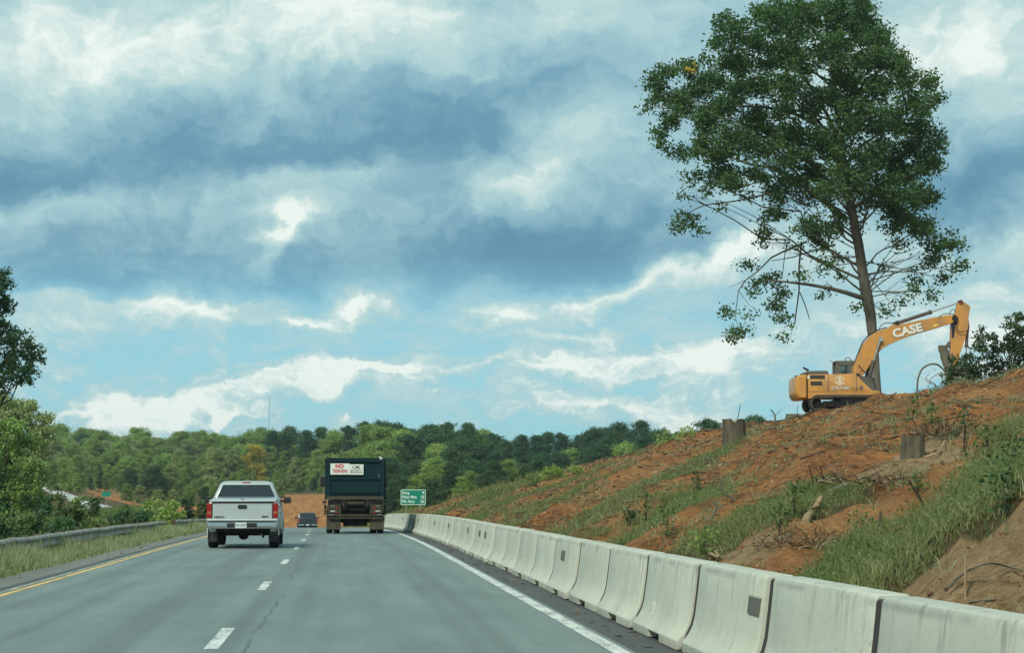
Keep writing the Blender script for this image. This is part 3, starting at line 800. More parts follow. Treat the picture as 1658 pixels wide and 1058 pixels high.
# ------------------------------------------------------------------ pickups
def arc(cy, cz, r, a0, a1, n=9):
    return [(cy + r * math.cos(R(a0 + (a1 - a0) * k / n)), cz + r * math.sin(R(a0 + (a1 - a0) * k / n))) for k in range(n + 1)]
def wheel_set(root, xw, yr, yf, r, wd, rimm):
    for y in (yr, yf):
        for sx in (-1, 1):
            wo_ = MB().wheel(0, 0, 0, r, wd).build('tyre', M['rubber'], root, smooth=40); wo_.location = (sx * xw, y, r)
            rim = MB()
            rim.cyl((-wd * .30, 0, 0), (wd * .30, 0, 0), r * .63, seg=24)
            rim.cyl((sx * wd * .30, 0, 0), (sx * wd * .42, 0, 0), r * .24, r * .2, seg=12)
            rim.build('rim', rimm, wo_, smooth=40)
def pickup(loc, rz_, label, colour, detail=True, lid=True, name='pickup_truck'):
    root = empty(name, loc, rz_)
    tag(root, label, 'pickup truck')
    prof = [(.03, .62), (.0, .80), (.0, 1.225), (.02, 1.262), (2.06, 1.285), (4.15, 1.30), (4.4, 1.27), (5.35, 1.15), (5.55, 1.05), (5.62, .85), (5.62, .55), (5.30, .46)]
    prof += arc(4.72, .40, .47, 5, 175) + [(1.6, .46)] + arc(1.07, .40, .47, 5, 175) + [(.52, .56)]
    b = MB(); slab(b, prof, .975, .07)
    body = b.build('body', colour, root, smooth=32)
    # flared arches
    for cy in (1.07, 4.72):
        for sx in (-1, 1):
            rs = []
            for k in range(13):
                a = R(-5 + 190 * k / 12); c, s_ = math.cos(a), math.sin(a)
                rs.append([(sx * .968, cy + .475 * c, .40 + .475 * s_), (sx * 1.0, cy + .475 * c, .40 + .475 * s_), (sx * 1.0, cy + .53 * c, .40 + .53 * s_), (sx * .968, cy + .56 * c, .40 + .56 * s_)])
            MB().rings(rs).build('wheel_arch', colour, root, smooth=50)
    # cab
    def ring(z, hw, ya, yb, r=.1):
        P = []
        for cx, cy, a0 in ((hw - r, yb - r, 0), (-hw + r, yb - r, 90), (-hw + r, ya + r, 180), (hw - r, ya + r, 270)):
            for k in range(4): P.append((cx + r * math.cos(R(a0 + 30 * k)), cy + r * math.sin(R(a0 + 30 * k)), z))
        return P
    lv = [(1.27, .955, 2.12, 4.35), (1.40, .935, 2.14, 4.12), (1.60, .845, 2.22, 3.80), (1.785, .755, 2.30, 3.50), (1.845, .70, 2.36, 3.40), (1.872, .60, 2.46, 3.28), (1.88, .40, 2.62, 3.1)]
    MB().rings([ring(*l) for l in lv]).build('cab', colour, root, smooth=40)
    def L(z, i): return float(np.interp(z, [l[0] for l in lv], [l[i] for l in lv]))
    def pane(name, corners, m=M['glass'], th=.012):
        c = [Vector(p) for p in corners]; nrm = (c[1] - c[0]).cross(c[2] - c[0]).normalized()
        cen = sum(c, Vector()) / 4
        mb = MB(); mb.rings([[p + nrm * -.01 for p in c], [p + nrm * th for p in c]])
        return mb.build(name, m, root, bevel=.005)
    z0, z1 = 1.405, 1.765
    pane('rear_window', [(-L(z0, 1) + .10, L(z0, 2), z0), (L(z0, 1) - .10, L(z0, 2), z0), (L(z1, 1) - .10, L(z1, 2), z1), (-L(z1, 1) + .10, L(z1, 2), z1)])
    pane('windscreen', [(L(z0, 1) - .12, L(z0, 3), z0), (-L(z0, 1) + .12, L(z0, 3), z0), (-L(z1, 1) + .12, L(z1, 3), z1), (L(z1, 1) - .12, L(z1, 3), z1)])
    for sx in (-1, 1):
        for ya, yb, ta, tb in ((.22, 1.08, .18, .55), (1.14, 1.8, .61, 1.05)):
            y2, y3 = L(z0, 2), L(z1, 2)
            P = [(sx * L(z0, 1), y2 + ya, z0), (sx * L(z0, 1), y2 + yb, z0), (sx * L(z1, 1), y3 + tb, z1), (sx * L(z1, 1), y3 + ta, z1)]
            if sx < 0: P = P[::-1]
            pane('side_window', P)
    if lid:
        MB().rings([[(-.90, .03, 1.262), (-.90, 2.10, 1.272), (.90, 2.10, 1.272), (.90, .03, 1.262)][::-1], [(-.92, .0, 1.30), (-.92, 2.10, 1.31), (.92, 2.10, 1.31), (.92, .0, 1.30)][::-1],
                    [(-.91, .01, 1.325), (-.90, 2.10, 1.40), (.90, 2.10, 1.40), (.91, .01, 1.325)][::-1], [(-.84, .22, 1.372), (-.84, 2.05, 1.425), (.84, 2.05, 1.425), (.84, .22, 1.372)][::-1]]).build('bed_cover', colour, root, smooth=30, bevel=.008)
        MB().box((0, -.004, 1.292 - .012), (1.7, .02, .022)).build('cover_seal', M['black'], root)
        MB().prism([(-.07, -.012), (-.04, .014), (.04, .014), (.07, -.012)], 'y', -.004, .01).build('emblem', M['letters_dark'], root).location = (0, .12, 1.352)
    # tailgate
    tg = MB().rings([[(-.815, -.012, .822), (.815, -.012, .822), (.815, -.012, 1.25), (-.815, -.012, 1.25)], [(-.825, .02, .812), (.825, .02, .812), (.825, .02, 1.26), (-.825, .02, 1.26)]]).build('tailgate', colour, root, bevel=.01)
    MB().box((0, -.014, 1.25), (1.66, .012, .018)).box((-.829, .0, 1.03), (.012, .03, .44)).box((.829, .0, 1.03), (.012, .03, .44)).build('tailgate_gap', M['black'], root)
    hnd = MB().prism(board(.25, .115, .035), 'y', -.022, .0).build('handle', M['black'], tg); hnd.location = (0, 0, 1.145)
    text_obj('lettering', 'SIERRA', .06, M['letters_dark'], tg, (-.62, -.016, .865), (math.pi / 2, 0, 0), .003, sx=1.4, spacing=1.1)
    text_obj('lettering', 'GMC', .065, M['letters_dark'], tg, (.62, -.016, .872), (math.pi / 2, 0, 0), .004, sx=1.3)
    for sx in (-1, 1):
        tl = MB().rings([[(sx * .835, -.022, .838), (sx * .975, -.014, .838), (sx * .975, -.014, 1.25), (sx * .835, -.022, 1.25)], [(sx * .835, .08, .838), (sx * .98, .10, .838), (sx * .98, .10, 1.25), (sx * .835, .08, 1.25)]]).build('tail_light', M['redlens'], root, bevel=.012)
        MB().rings([[(sx * .85, -.030, .945), (sx * .96, -.026, .945), (sx * .96, -.026, 1.025), (sx * .85, -.030, 1.025)], [(sx * .85, .0, .945), (sx * .955, .04, .945), (sx * .955, .04, 1.025), (sx * .85, .0, 1.025)]]).build('reversing_lens', M['amber'], tl)
        MB().box((sx * .832, -.01, 1.04), (.018, .03, .41)).build('lamp_edge', M['black'], tl)
    # bumper: pale step pad on top, dark groove, bright lower bar
    bp = MB()
    bp.prism([(-.10, .745), (-.13, .78), (-.11, .822), (.10, .822), (.10, .745)], 'x', -.97, .97)
    bumper = bp.build('bumper', colour, root, bevel=.015)
    MB().box((0, -.05, .735), (1.70, .12, .03)).build('step_groove', M['black'], bumper)
    MB().prism([(-.10, .545), (-.14, .60), (-.14, .70), (-.11, .728), (.12, .728), (.14, .56)], 'x', -.95, .95).build('bumper_bar', M['chrome'], bumper, bevel=.02)
    MB().box((0, -.146, .640), (.82, .012, .12)).build('plate_recess', M['black'], bumper, bevel=.01)
    pl = MB().box((-.03, -.156, .645), (.31, .008, .155)).build('number_plate', M['plate'], bumper)
    text_obj('lettering', 'TRB·2841' if False else 'NC 4127', .07, M['plate_ink'], pl, (-.03, -.162, .64), (math.pi / 2, 0, 0), .002)
    MB().prism([(-.10, .0), (.10, .0), (.13, .035), (-.13, .035)], 'y', -.03, .03).build('brake_light', M['redlens'], root).location = (0, 2.36, 1.812)
    # running gear
    u = MB()
    u.box((0, 2.9, .52), (1.5, 4.8, .16)); u.box((-.42, 2.6, .46), (.1, 5.0, .14)); u.box((.42, 2.6, .46), (.1, 5.0, .14))
    u.cyl((-.8, 1.07, .39), (.8, 1.07, .39), .055, seg=10); u.cyl((0, .93, .37), (0, 1.25, .37), .15, .10, seg=14); u.cyl((0, .85, .37), (0, .93, .37), .10, .15, seg=14)
    u.box((0, .12, .50), (1.1, .1, .12)); u.cyl((-.55, 1.3, .46), (-.55, .75, .30), .03, seg=6); u.cyl((.55, 1.3, .46), (.55, .75, .30), .03, seg=6)
    u.cyl((-.8, 4.72, .39), (.8, 4.72, .39), .05, seg=8); u.box((0, 4.7, .36), (.7, .3, .1)); u.box((-.1, .03, .50), (.14, .14, .09))
    u.build('underframe', M['dark'], root)
    MB().tube([(.45, 1.8, .42), (.5, .9, .40), (.52, .2, .36)], .035, 8).build('exhaust_pipe', M['galv_old'], root)
    wheel_set(root, .845, 1.07, 4.72, .395, .27, M['steel'])
    for sx in (-1, 1):
        mf = MB().box((sx * .84, .60, .34), (.27, .012, .32)).build('mud_flap', M['black'], root)
        mr = MB().rings([[(sx * 1.03, 3.62, 1.23), (sx * 1.24, 3.60, 1.23), (sx * 1.255, 3.60, 1.30), (sx * 1.24, 3.60, 1.42), (sx * 1.05, 3.62, 1.42)], [(sx * 1.04, 3.78, 1.25), (sx * 1.22, 3.76, 1.25), (sx * 1.23, 3.76, 1.31), (sx * 1.22, 3.76, 1.40), (sx * 1.06, 3.78, 1.40)]]).build('wing_mirror', M['black'], root, bevel=.02)
        MB().box((sx * .99, 3.70, 1.30), (.14, .06, .06)).build('mirror_arm', M['black'], mr)
    MB().prism([(5.60, .50), (5.72, .52), (5.74, .68), (5.62, .72)], 'x', -.95, .95).build('front_bumper', M['chrome'], root, bevel=.02)
    MB().box((0, 5.62, .93), (1.2, .03, .26)).build('grille', M['black'], root)
    for sx in (-1, 1): MB().box((sx * .76, 5.60, .95), (.28, .05, .2)).build('headlight', M['chrome'], root, bevel=.02)
    return root
M['plate'] = mat('number_plate', (.52, .60, .58), .4)
M['plate_ink'] = mat('plate_ink', (.10, .16, .28), .5)
def on_road(s, d): return (float(rcx(d)) + s, d, float(rz(d)) + .006)
def head(d): return -math.atan(float(rcx(d + 3) - rcx(d)) / 3) * -1
pickup(on_road(-2.69, 56.9), 0.0, 'silver white pickup with hard bed cover in the left lane', M['silver'])
M['navy'] = paint('dark_blue_paint', (.010, .018, .024), (.08, .08, .07), .15, .25, coat=.6)
pk2 = pickup((at(498.5, 840, 208).x, 208, float(rz(208)) + .006), R(2.2), 'small dark pickup far ahead just beyond the road crest', M['navy'], lid=False)

# ------------------------------------------------------------------ dump truck
M['bed_green'] = paint('dark_green_steel', (.003, .022, .028), (.014, .028, .028), .4, .62, coat=0, scale=1.3, spec=.12)
M['rust_brown'] = paint('muddy_steel', (.036, .036, .024), (.075, .064, .042), .7, .8, coat=0, spec=.2)
M['flap'] = paint('muddy_flap', (.050, .048, .034), (.095, .085, .06), .7, .9, coat=0, spec=.15)
M['cab_paint'] = paint('cab_green_paint', (.01, .04, .045), (.05, .05, .04), .3, .35, coat=.4)
M['sign_plate'] = paint('white_signboard', (.66, .70, .66), (.3, .3, .26), .25, .5, coat=0)
M['red_ink'] = mat('red_lettering', (.50, .03, .03), .5)
def dump_truck(loc):
    root = empty('dump_truck', loc)
    tag(root, 'dark green dump truck with a no trespassing board on its tailgate', 'dump truck')
    hw = 1.19; zb, zt = 1.46, 3.03
    bd = MB()
    bd.box((-hw + .02, 2.9, (zb + zt) / 2), (.04, 5.6, zt - zb)); bd.box((hw - .02, 2.9, (zb + zt) / 2), (.04, 5.6, zt - zb))
    bd.box((0, 2.9, zb + .03), (2 * hw - .082, 5.6, .06)); bd.box((0, 5.68, (zb + zt) / 2 + .1), (2 * hw - .082, .04, zt - zb + .2))
    for k in range(8):
        for sx in (-1, 1): bd.box((sx * (hw + .035), .35 + k * .74, (zb + zt) / 2), (.068, .1, zt - zb - .1))
    for sx in (-1, 1): bd.box((sx * (hw + .02), 2.9, zt + .035), (.13, 5.7, .07)); bd.box((sx * (hw + .02), 2.9, zb), (.12, 5.6, .1))
    bed = bd.build('dump_bed', M['bed_green'], root, bevel=.008)
    t = MB()
    t.box((0, .03, (zb + zt) / 2), (2 * hw - .1, .05, zt - zb - .02))
    tg = t.build('tailgate', M['bed_green'], root, bevel=.008)
    fr = MB()
    fr.box((-hw + .075, -.02, (zb + zt) / 2 + .02), (.16, .06, zt - zb + .04)); fr.box((hw - .075, -.02, (zb + zt) / 2 + .02), (.16, .06, zt - zb + .04))
    fr.box((0, -.03, zt - .02), (2 * hw - .31, .09, .11)); fr.box((0, -.025, 2.25), (2 * hw - .31, .05, .05)); fr.box((0, -.03, 1.70), (2 * hw - .31, .07, .045)); fr.box((0, -.025, 1.60), (2 * hw - .31, .05, .04))
    fr.build('tailgate_frame', M['bed_green'], tg, bevel=.012)
    MB().prism([(-.12, 1.40), (.1, 1.40), (.1, 1.52), (-.06, 1.55)], 'x', -hw + .01, hw - .01).build('chute_lip', M['rust_brown'], tg, bevel=.01)
    # signboards
    x0, x1, xm = -1.035, .325, -.25
    s1 = MB().box(((x0 + xm) / 2, -.075, 2.665), (xm - x0, .02, .46)).build('signboard', M['sign_plate'], tg)
    s2 = MB().box(((x1 + xm) / 2 + .001, -.078, 2.645), (x1 - xm, .02, .43)).build('signboard', M['sign_plate'], tg)
    text_obj('lettering', 'NO', .215, M['red_ink'], s1, ((x0 + xm) / 2 - .02, -.09, 2.775), (math.pi / 2, 0, 0), .010, sx=1.0)
    text_obj('lettering', 'TRESPASSING', .19, M['red_ink'], s1, ((x0 + xm) / 2, -.09, 2.575), (math.pi / 2, 0, 0), .004, sx=.54)
    text_obj('lettering', 'CMJ', .19, M['letters_dark'], s2, ((x1 + xm) / 2 - .02, -.093, 2.735), (math.pi / 2, 0, 0), .001, sx=.95, spacing=1.12)
    ln = MB().box(((x1 + xm) / 2, -.0905, 2.625), (.50, .004, .012)).box(((x1 + xm) / 2, -.0905, 2.555), (.50, .004, .012))
    for k in range(6): ln.box(((x0 * 0 + xm) + .07 + k * .085, -.0905, 2.505), (.05 + (k % 2) * .02, .004, .03))
    ln.box((xm + .09, -.0905, 2.59), (.08, .004, .025)).box((xm + .28, -.0905, 2.59), (.2, .004, .014))
    ln.build('small_print', M['letters_dark'], s2)
    MB().cyl((.97, -.09, 2.30), (.97, -.09, 2.46), .014, seg=6).build('handle', M['steel'], tg)
    for sx, m in ((-1, M['black']), (1, M['white'])):
        MB().tube([(sx * 1.0, -.02, zt), (sx * 1.08, -.05, zt + .08), (sx * (.96 if sx > 0 else 1.2), -.06, zt + .13)], .035, 6).build('latch_horn', m, root)
    # frame, hitch and lamps
    f = MB()
    f.box((-.42, 3.5, 1.18), (.1, 7.5, .26)); f.box((.42, 3.5, 1.18), (.1, 7.5, .26))
    f.box((0, .12, 1.18), (1.7, .1, .46)); f.box((0, .3, 1.0), (1.2, .1, .6)); f.box((0, 2.8, 1.3), (1.9, .1, .4)); f.box((0, .5, 1.3), (.8, .3, .2))
    f.box((0, 4.5, 1.0), (1.5, 6., .1)); f.box((-.9, 5.6, .95), (.5, 1.4, .55)); f.box((.9, 5.6, .95), (.5, 1.4, .55))
    f.build('chassis', M['dark'], root)
    w_ = MB().box((0, -.03, .755), (2.34, .10, .09)).box((0, -.0, .655), (2.2, .07, .10)).build('rear_beam', M['rust_brown'], root, bevel=.012)
    for sx in (-1, 1):
        MB().box((sx * .86, .02, 1.08), (.56, .1, .50)).build('lamp_panel', M['rust_brown'], root, bevel=.015)
        MB().box((sx * .88, -.04, 1.32), (.48, .06, .13)).build('lamp_panel', M['dark'], root, bevel=.01)
        for z, ww, m in ((1.155, .17, M['steel']), (.945, .19, M['white']), (.80, .2, M['steel'])):
            MB().box((sx * (.93 + (.06 if z < .9 else 0)), -.09 if z < .9 else -.045, z - .02), (ww, .03, .028)).build('lamp_bar', m, root)
        for z in (1.06, .87):
            MB().cyl((sx * .78, -.05, z), (sx * .78, -.02, z), .045, seg=12).build('tail_light', M['redlens'], root)
        MB().box((sx * 1.27, .25, 1.30), (.16, .2, .12)).build('side_lamp', M['black'], root, bevel=.02)
        MB().box((sx * 1.24, .6, .98), (.08, .5, .42)).build('toolbox', M['rust_brown'], root, bevel=.02)
        MB().box((sx * .89, .10, .425), (.60, .018, .50)).build('mud_flap', M['flap'], root)
        MB().cyl((sx * .78, .085, .62), (sx * .78, .08, .62), .04, seg=10).build('flap_bolt', M['steel'], root)
    MB().cyl((-.37, -.02, 1.245), (.37, -.02, 1.245), .085, seg=16).build('hinge_tube', M['rust_brown'], root, smooth=40)
    for x in (-.50, -.43, .43, .50): MB().cyl((x, -.0, 1.12), (x + .03 * (1 if x > 0 else -1), -.02, 1.38), .018, seg=6).build('hitch_rod', M['steel'], root)
    # axles and wheels (three rear axles, dual tyres)
    for y in (1.0, 2.35):
        ax = MB(); ax.cyl((-1.0, y, .52), (1.0, y, .52), .085, seg=10); ax.cyl((0, y - .25, .50), (0, y + .25, .50), .20, seg=14); ax.cyl((-.38, y, .46), (-.38, y + .3, .46), .12, seg=10); ax.cyl((.38, y, .46), (.38, y + .3, .46), .12, seg=10)
        if y == 1.0: ax.box((0, .62, .42), (1.0, .05, .24)).box((0, .75, .45), (.1, .3, .1))
        ax.build('axle', M['dark'], root)
    MB().cyl((-1.0, 7.9, .5), (1.0, 7.9, .5), .07, seg=8).build('axle', M['dark'], root)
    for y in (1.0, 2.35, 7.9):
        for x in ((-1.06, -.76, .76, 1.06) if y < 7 else (-1.02, 1.02)):
            ty = MB().wheel(0, 0, 0, .52, .25).build('tyre', M['rubber'], root, smooth=40); ty.location = (x, y, .52)
            MB().cyl((-.08, 0, 0), (.08, 0, 0), .33, seg=20).build('rim', M['steel'], ty)
    # cab
    MB().rings([[(-1.12, 6.2, 1.0), (-1.12, 8.0, 1.0), (1.12, 8.0, 1.0), (1.12, 6.2, 1.0)], [(-1.12, 6.2, 1.9), (-1.12, 8.0, 1.9), (1.12, 8.0, 1.9), (1.12, 6.2, 1.9)], [(-1.05, 6.25, 2.7), (-1.05, 7.5, 2.7), (1.05, 7.5, 2.7), (1.05, 6.25, 2.7)]]).build('cab', M['cab_paint'], root, bevel=.06)
    MB().rings([[(-.75, 8.0, .9), (-.75, 9.3, .9), (.75, 9.3, .9), (.75, 8.0, .9)], [(-.75, 8.0, 1.85), (-.68, 9.25, 1.65), (.68, 9.25, 1.65), (.75, 8.0, 1.85)]]).build('bonnet', M['cab_paint'], root, bevel=.08)
    for sx in (-1, 1):
        mr = MB().box((sx * 1.42, 7.45, 2.20), (.20, .10, .46)).build('wing_mirror', M['black'], root, bevel=.02)
        MB().tube([(sx * 1.08, 7.5, 2.55), (sx * 1.34, 7.45, 2.5), (sx * 1.34, 7.45, 1.9), (sx * 1.1, 7.5, 1.8)], .016, 6).build('mirror_arm', M['steel'], mr)
        MB().cyl((sx * 1.0, 5.95, 1.2), (sx * 1.0, 5.95, 2.95), .07, seg=10).build('exhaust_stack', M['steel'], root)
        MB().box((sx * 1.15, 8.1, 1.05), (.38, 1.2, .08)).build('fender', M['cab_paint'], root, bevel=.03)
    return root
dump_truck((at(575, 864, 84.8).x, 84.8, float(rz(84.8)) + .006))

# ------------------------------------------------------------------ excavator (local: x forward along the boom, y away from the camera)
M['digger'] = paint('digger_orange_yellow', (.56, .255, .045), (.24, .15, .08), .65, .42, coat=.25, scale=1.2)
M['digger_grey'] = paint('digger_grey', (.10, .095, .085), (.06, .05, .04), .4, .55, coat=0)
M['track'] = paint('muddy_track', (.035, .03, .026), (.12, .08, .05), .6, .85, coat=0)
M['decal'] = mat('white_decal', (.70, .68, .60), .5)
M['cabglass'] = mat('cab_glass', (.35, .46, .44), .08, 0, .5, alpha=None)
def _cg(m):
    b = m.node_tree.nodes['Principled BSDF']; b.inputs['Transmission Weight'].default_value = .9; b.inputs['IOR'].default_value = 1.05
_cg(M['cabglass'])
SE = .008174
def E(zx, zy): return ((zx - 545) * SE, (832 - zy) * SE)
def EP(pts): return [E(*p) for p in pts]
exd = 107.
exo = at(1240 + 545 / 3.967, 460 + 832 / 3.967, exd)
def rpoly(poly, r, n=3):
    """round the corners of a 2-D polygon"""
    out = []; k = len(poly)
    for i in range(k):
        p0, p1, p2 = Vector(poly[i - 1]), Vector(poly[i]), Vector(poly[(i + 1) % k])
        a = (p0 - p1); b = (p2 - p1); d = min(r, a.length * .4, b.length * .4)
        A = p1 + a.normalized() * d; B_ = p1 + b.normalized() * d
        for q in range(n + 1):
            t = q / n; out.append(tuple(A.lerp(p1, t).lerp(p1.lerp(B_, t), t)))
    return out
def excavator():
    root = empty('excavator', tuple(exo), R(-4))
    tag(root, 'orange yellow tracked excavator parked on the crest below the tall tree', 'excavator')
    Y = M['digger']
    # undercarriage
    for sy, yy in ((-1, -1.1), (1, 1.1)):
        out = []
        L = 2.0; r = .44
        for k in range(11): a = R(90 + 18 * k); out.append((-L + r * math.cos(a) * .9, .47 + r * math.sin(a)))
        for k in range(11): a = R(-90 + 18 * k); out.append((L + r * math.cos(a) * .9, .47 + r * math.sin(a)))
        inn = offset_poly(out, .13); n = len(out)
        tr = MB()
        V = [(p[0], yy - .3, p[1]) for p in out] + [(p[0], yy + .3, p[1]) for p in out] + [(p[0], yy - .3, p[1]) for p in inn] + [(p[0], yy + .3, p[1]) for p in inn]
        F = []
        for i in range(n):
            j = (i + 1) % n
            F += [(i, j, n + j, n + i), (2 * n + i, 3 * n + i, 3 * n + j, 2 * n + j), (i, 2 * n + i, 2 * n + j, j), (n + i, n + j, 3 * n + j, 3 * n + i)]
        tr.add(V, F)
        # grouser bars
        per = 0; pts = out + [out[0]]
        for (a, b) in zip(pts[:-1], pts[1:]):
            seg = math.dist(a, b); q = 0
            while per < seg:
                t = per / seg; p = (a[0] + (b[0] - a[0]) * t, a[1] + (b[1] - a[1]) * t)
                tr.box((p[0], yy, p[1]), (.035, .6, .045)); per += .19
            per -= seg
        t_ = tr.build('track', M['track'], root)
        rl = MB()
        rl.cyl((-L, yy - .08, .47), (-L, yy + .08, .47), .27, seg=20); rl.cyl((L, yy - .08, .47), (L, yy + .08, .47), .27, seg=20)
        for k in range(7): rl.cyl((-1.45 + k * .48, yy - .2, .20), (-1.45 + k * .48, yy + .2, .20), .10, seg=10)
        rl.box((0, yy - .02, .44), (3.3, .5, .30)); rl.cyl((-.6, yy - .1, .80), (-.6, yy + .1, .80), .07, seg=8); rl.cyl((.6, yy - .1, .80), (.6, yy + .1, .80), .07, seg=8)
        rl.build('roller_frame', M['dark'], t_)
    MB().box((0, 0, .55), (1.9, 1.7, .3)).cyl((0, 0, .6), (0, 0, .85), .62, seg=28).build('undercarriage', M['track'], root)
    # upper structure
    MB().prism(EP([(450, 742), (700, 722), (708, 740), (640, 765), (470, 765)]), 'y', -1.15, 1.15).build('slew_platform', M['digger_grey'], root)
    cw = rpoly(EP([(168, 603), (190, 590), (240, 588), (240, 747), (182, 747), (164, 715), (162, 650)]), .09)
    b = MB(); sl = [(-1.36, .10), (-1.30, .03), (-1.2, 0), (1.2, 0), (1.30, .03), (1.36, .10)]
    b.rings([[(p[0], y, p[1]) for p in (offset_poly(cw, d) if d else cw)] for y, d in sl])
    b.build('counterweight', Y, root, smooth=40)
    house = EP([(243, 588), (548, 583), (578, 612), (612, 648), (655, 690), (700, 694), (706, 700), (706, 720), (243, 744)])
    near = MB(); hp = rpoly(house, .035)
    near.rings([[(p[0], y, p[1]) for p in (offset_poly(hp, d) if d else hp)] for y, d in ((-1.33, .03), (-1.315, 0), (-.42, 0))])
    hs = near.build('engine_housing', Y, root, smooth=35)
    fp = EP([(243, 588), (455, 585), (470, 640), (700, 694), (706, 720), (243, 744)])
    MB().prism(fp, 'y', -.42, 1.33).build('engine_housing', Y, root)
    # lower sill band and panel joints
    MB().prism(EP([(240, 704), (655, 696), (706, 700), (704, 722), (243, 744)]), 'y', -1.35, -1.325).build('sill', Y, hs)
    j = MB()
    for zx, za, zb_ in ((372, 586, 706), (240, 592, 745), (556, 592, 700)): 
        (xa, z1), (_, z2) = E(zx, za), E(zx, zb_); j.box((xa, -1.334, (z1 + z2) / 2), (.022, .012, z1 - z2))
    (xa, za), (xb, zb_) = E(245, 705), E(650, 698)
    j.box(((xa + xb) / 2, -1.336, (za + zb_) / 2), (xb - xa, .008, .02))
    j.build('panel_gap', M['letters_dark'], hs)
    gr = MB()
    for (a, c, p, q) in ((255, 592, 352, 617), (258, 632, 333, 660)):
        (x0, z0), (x1, z1) = E(a, c), E(p, q)
        gr.box(((x0 + x1) / 2, -1.332, (z0 + z1) / 2), (x1 - x0, .01, z0 - z1))
        for k in range(5): gr.box(((x0 + x1) / 2, -1.340, z1 + (z0 - z1) * (k + .5) / 5), (x1 - x0, .02, .012), 1)
    gr.build('louvre', [M['rust_brown'], M['digger_grey']], hs)
    (x0, z0), (x1, z1) = E(236, 595), E(254, 618)
    MB().box(((x0 + x1) / 2, -1.34, (z0 + z1) / 2), (.12, .008, .16)).build('warning_sticker', M['decal'], hs)
    # hood, exhaust, handrail
    hd = rpoly(EP([(225, 588), (228, 575), (245, 562), (372, 559), (383, 570), (385, 588)]), .05)
    MB().rings([[(p[0], y, p[1]) for p in (offset_poly(hd, d) if d else hd)] for y, d in ((-1.0, .06), (-.92, 0), (.9, 0), (1.0, .06))]).build('engine_hood', M['digger_grey'], root, smooth=40)
    MB().cyl((*E(262, 566)[:1], -.3, E(262, 566)[1]), (E(262, 546)[0], -.3, E(262, 546)[1]), .05, seg=10).prism(EP([(228, 533), (236, 531), (268, 548), (266, 560), (240, 548)]), 'y', -.37, -.23).build('exhaust_stack', M['black'], root)
    MB().prism(EP([(168, 592), (190, 592), (190, 598), (168, 598)]), 'y', -.9, -.6).build('tail_hook', M['black'], root)
    # emblem and lettering
    ex, ez = E(447, 627)
    em = MB()
    for r0, r1, lo, hi in ((.20, .24, 20, 160), (.20, .24, 200, 340)):
        P = [(r0 * 1.1 * math.cos(R(lo + (hi - lo) * k / 10)), r0 * math.sin(R(lo + (hi - lo) * k / 10))) for k in range(11)] + [(r1 * 1.1 * math.cos(R(hi - (hi - lo) * k / 10)), r1 * math.sin(R(hi - (hi - lo) * k / 10))) for k in range(11)]
        em.prism([(ex + p[0], ez + p[1]) for p in P], 'y', -1.337, -1.330)
    em.prism([(ex - .30, ez - .06), (ex - .1, ez - .01), (ex + .30, ez + .06), (ex + .12, ez - .03)], 'y', -1.339, -1.330)
    em.prism([(ex - .08, ez + .04), (ex + .08, ez + .07), (ex + .06, ez + .16), (ex - .06, ez + .15)], 'y', -1.338, -1.330)
    em.prism([(ex - .12, ez - .15), (ex + .10, ez - .15), (ex + .12, ez - .08), (ex - .1, ez - .09)], 'y', -1.338, -1.330)
    em.build('emblem', M['decal'], hs)
    sx, sz = E(586, 674)
    MB().cyl((sx, -1.338, sz), (sx, -1.328, sz), .09, seg=18).build('round_sticker', M['digger_grey'], hs)
    tx, tz = E(452, 676)
    text_obj('lettering', 'CX210C', .22, M['letters_dark'], hs, (tx + .012, -1.337, tz - .012), (math.pi / 2, 0, 0), .006, sx=1.28, shear=.2)
    text_obj('lettering', 'CX210C', .22, M['decal'], hs, (tx, -1.342, tz), (math.pi / 2, 0, 0), .004, sx=1.28, shear=.2)
    # cab on the far side
    cp = EP([(455, 588), (455, 500), (468, 487), (560, 484), (585, 492), (640, 585), (655, 640), (600, 690), (455, 690)])
    outl = EP([(456, 690), (456, 500), (468, 487), (560, 484), (584, 492), (632, 600), (650, 640), (632, 690)])
    win = [EP([(487, 520), (540, 517), (540, 590), (487, 590)]), EP([(556, 512), (580, 512), (622, 605), (622, 635), (556, 635)])]
    cb = MB()
    for y in (.32, 1.28):
        # side faces built from struts so the windows stay open
        def strut(a, b_, w_):
            A, B_ = Vector((E(*a)[0], y, E(*a)[1])), Vector((E(*b_)[0], y, E(*b_)[1]))
            cb.tube([A, B_], w_, 6)
        cb.prism(EP([(456, 690), (456, 500), (487, 500), (487, 690)]), 'y', y - .03, y + .03)
        cb.prism(EP([(456, 500), (468, 487), (560, 484), (584, 492), (590, 512), (487, 518)]), 'y', y - .03, y + .03)
        cb.prism(EP([(487, 592), (556, 592), (556, 690), (487, 690)]), 'y', y - .03, y + .03)
        cb.prism(EP([(540, 514), (556, 514), (556, 592), (540, 592)]), 'y', y - .03, y + .03)
        cb.prism(EP([(556, 640), (650, 640), (632, 690), (556, 690)]), 'y', y - .03, y + .03)
        strut((584, 500), (632, 600), .035); strut((632, 600), (650, 645), .035)
    (xa, za), (xb, zb_) = E(456, 486), E(584, 488)
    cb.box(((xa + xb) / 2, .8, za - .03), (xb - xa - .04, 1.0, .07)); cb.box((E(456, 0)[0] + .02, .8, E(0, 640)[1]), (.05, .9, .7))
    for yy in (.32, 1.28): cb.tube([Vector((E(584, 495)[0], yy, E(584, 495)[1])), Vector((E(632, 600)[0], yy, E(632, 600)[1]))], .04, 6)
    cab = cb.build('cab', M['digger_grey'], root)
    g = MB()
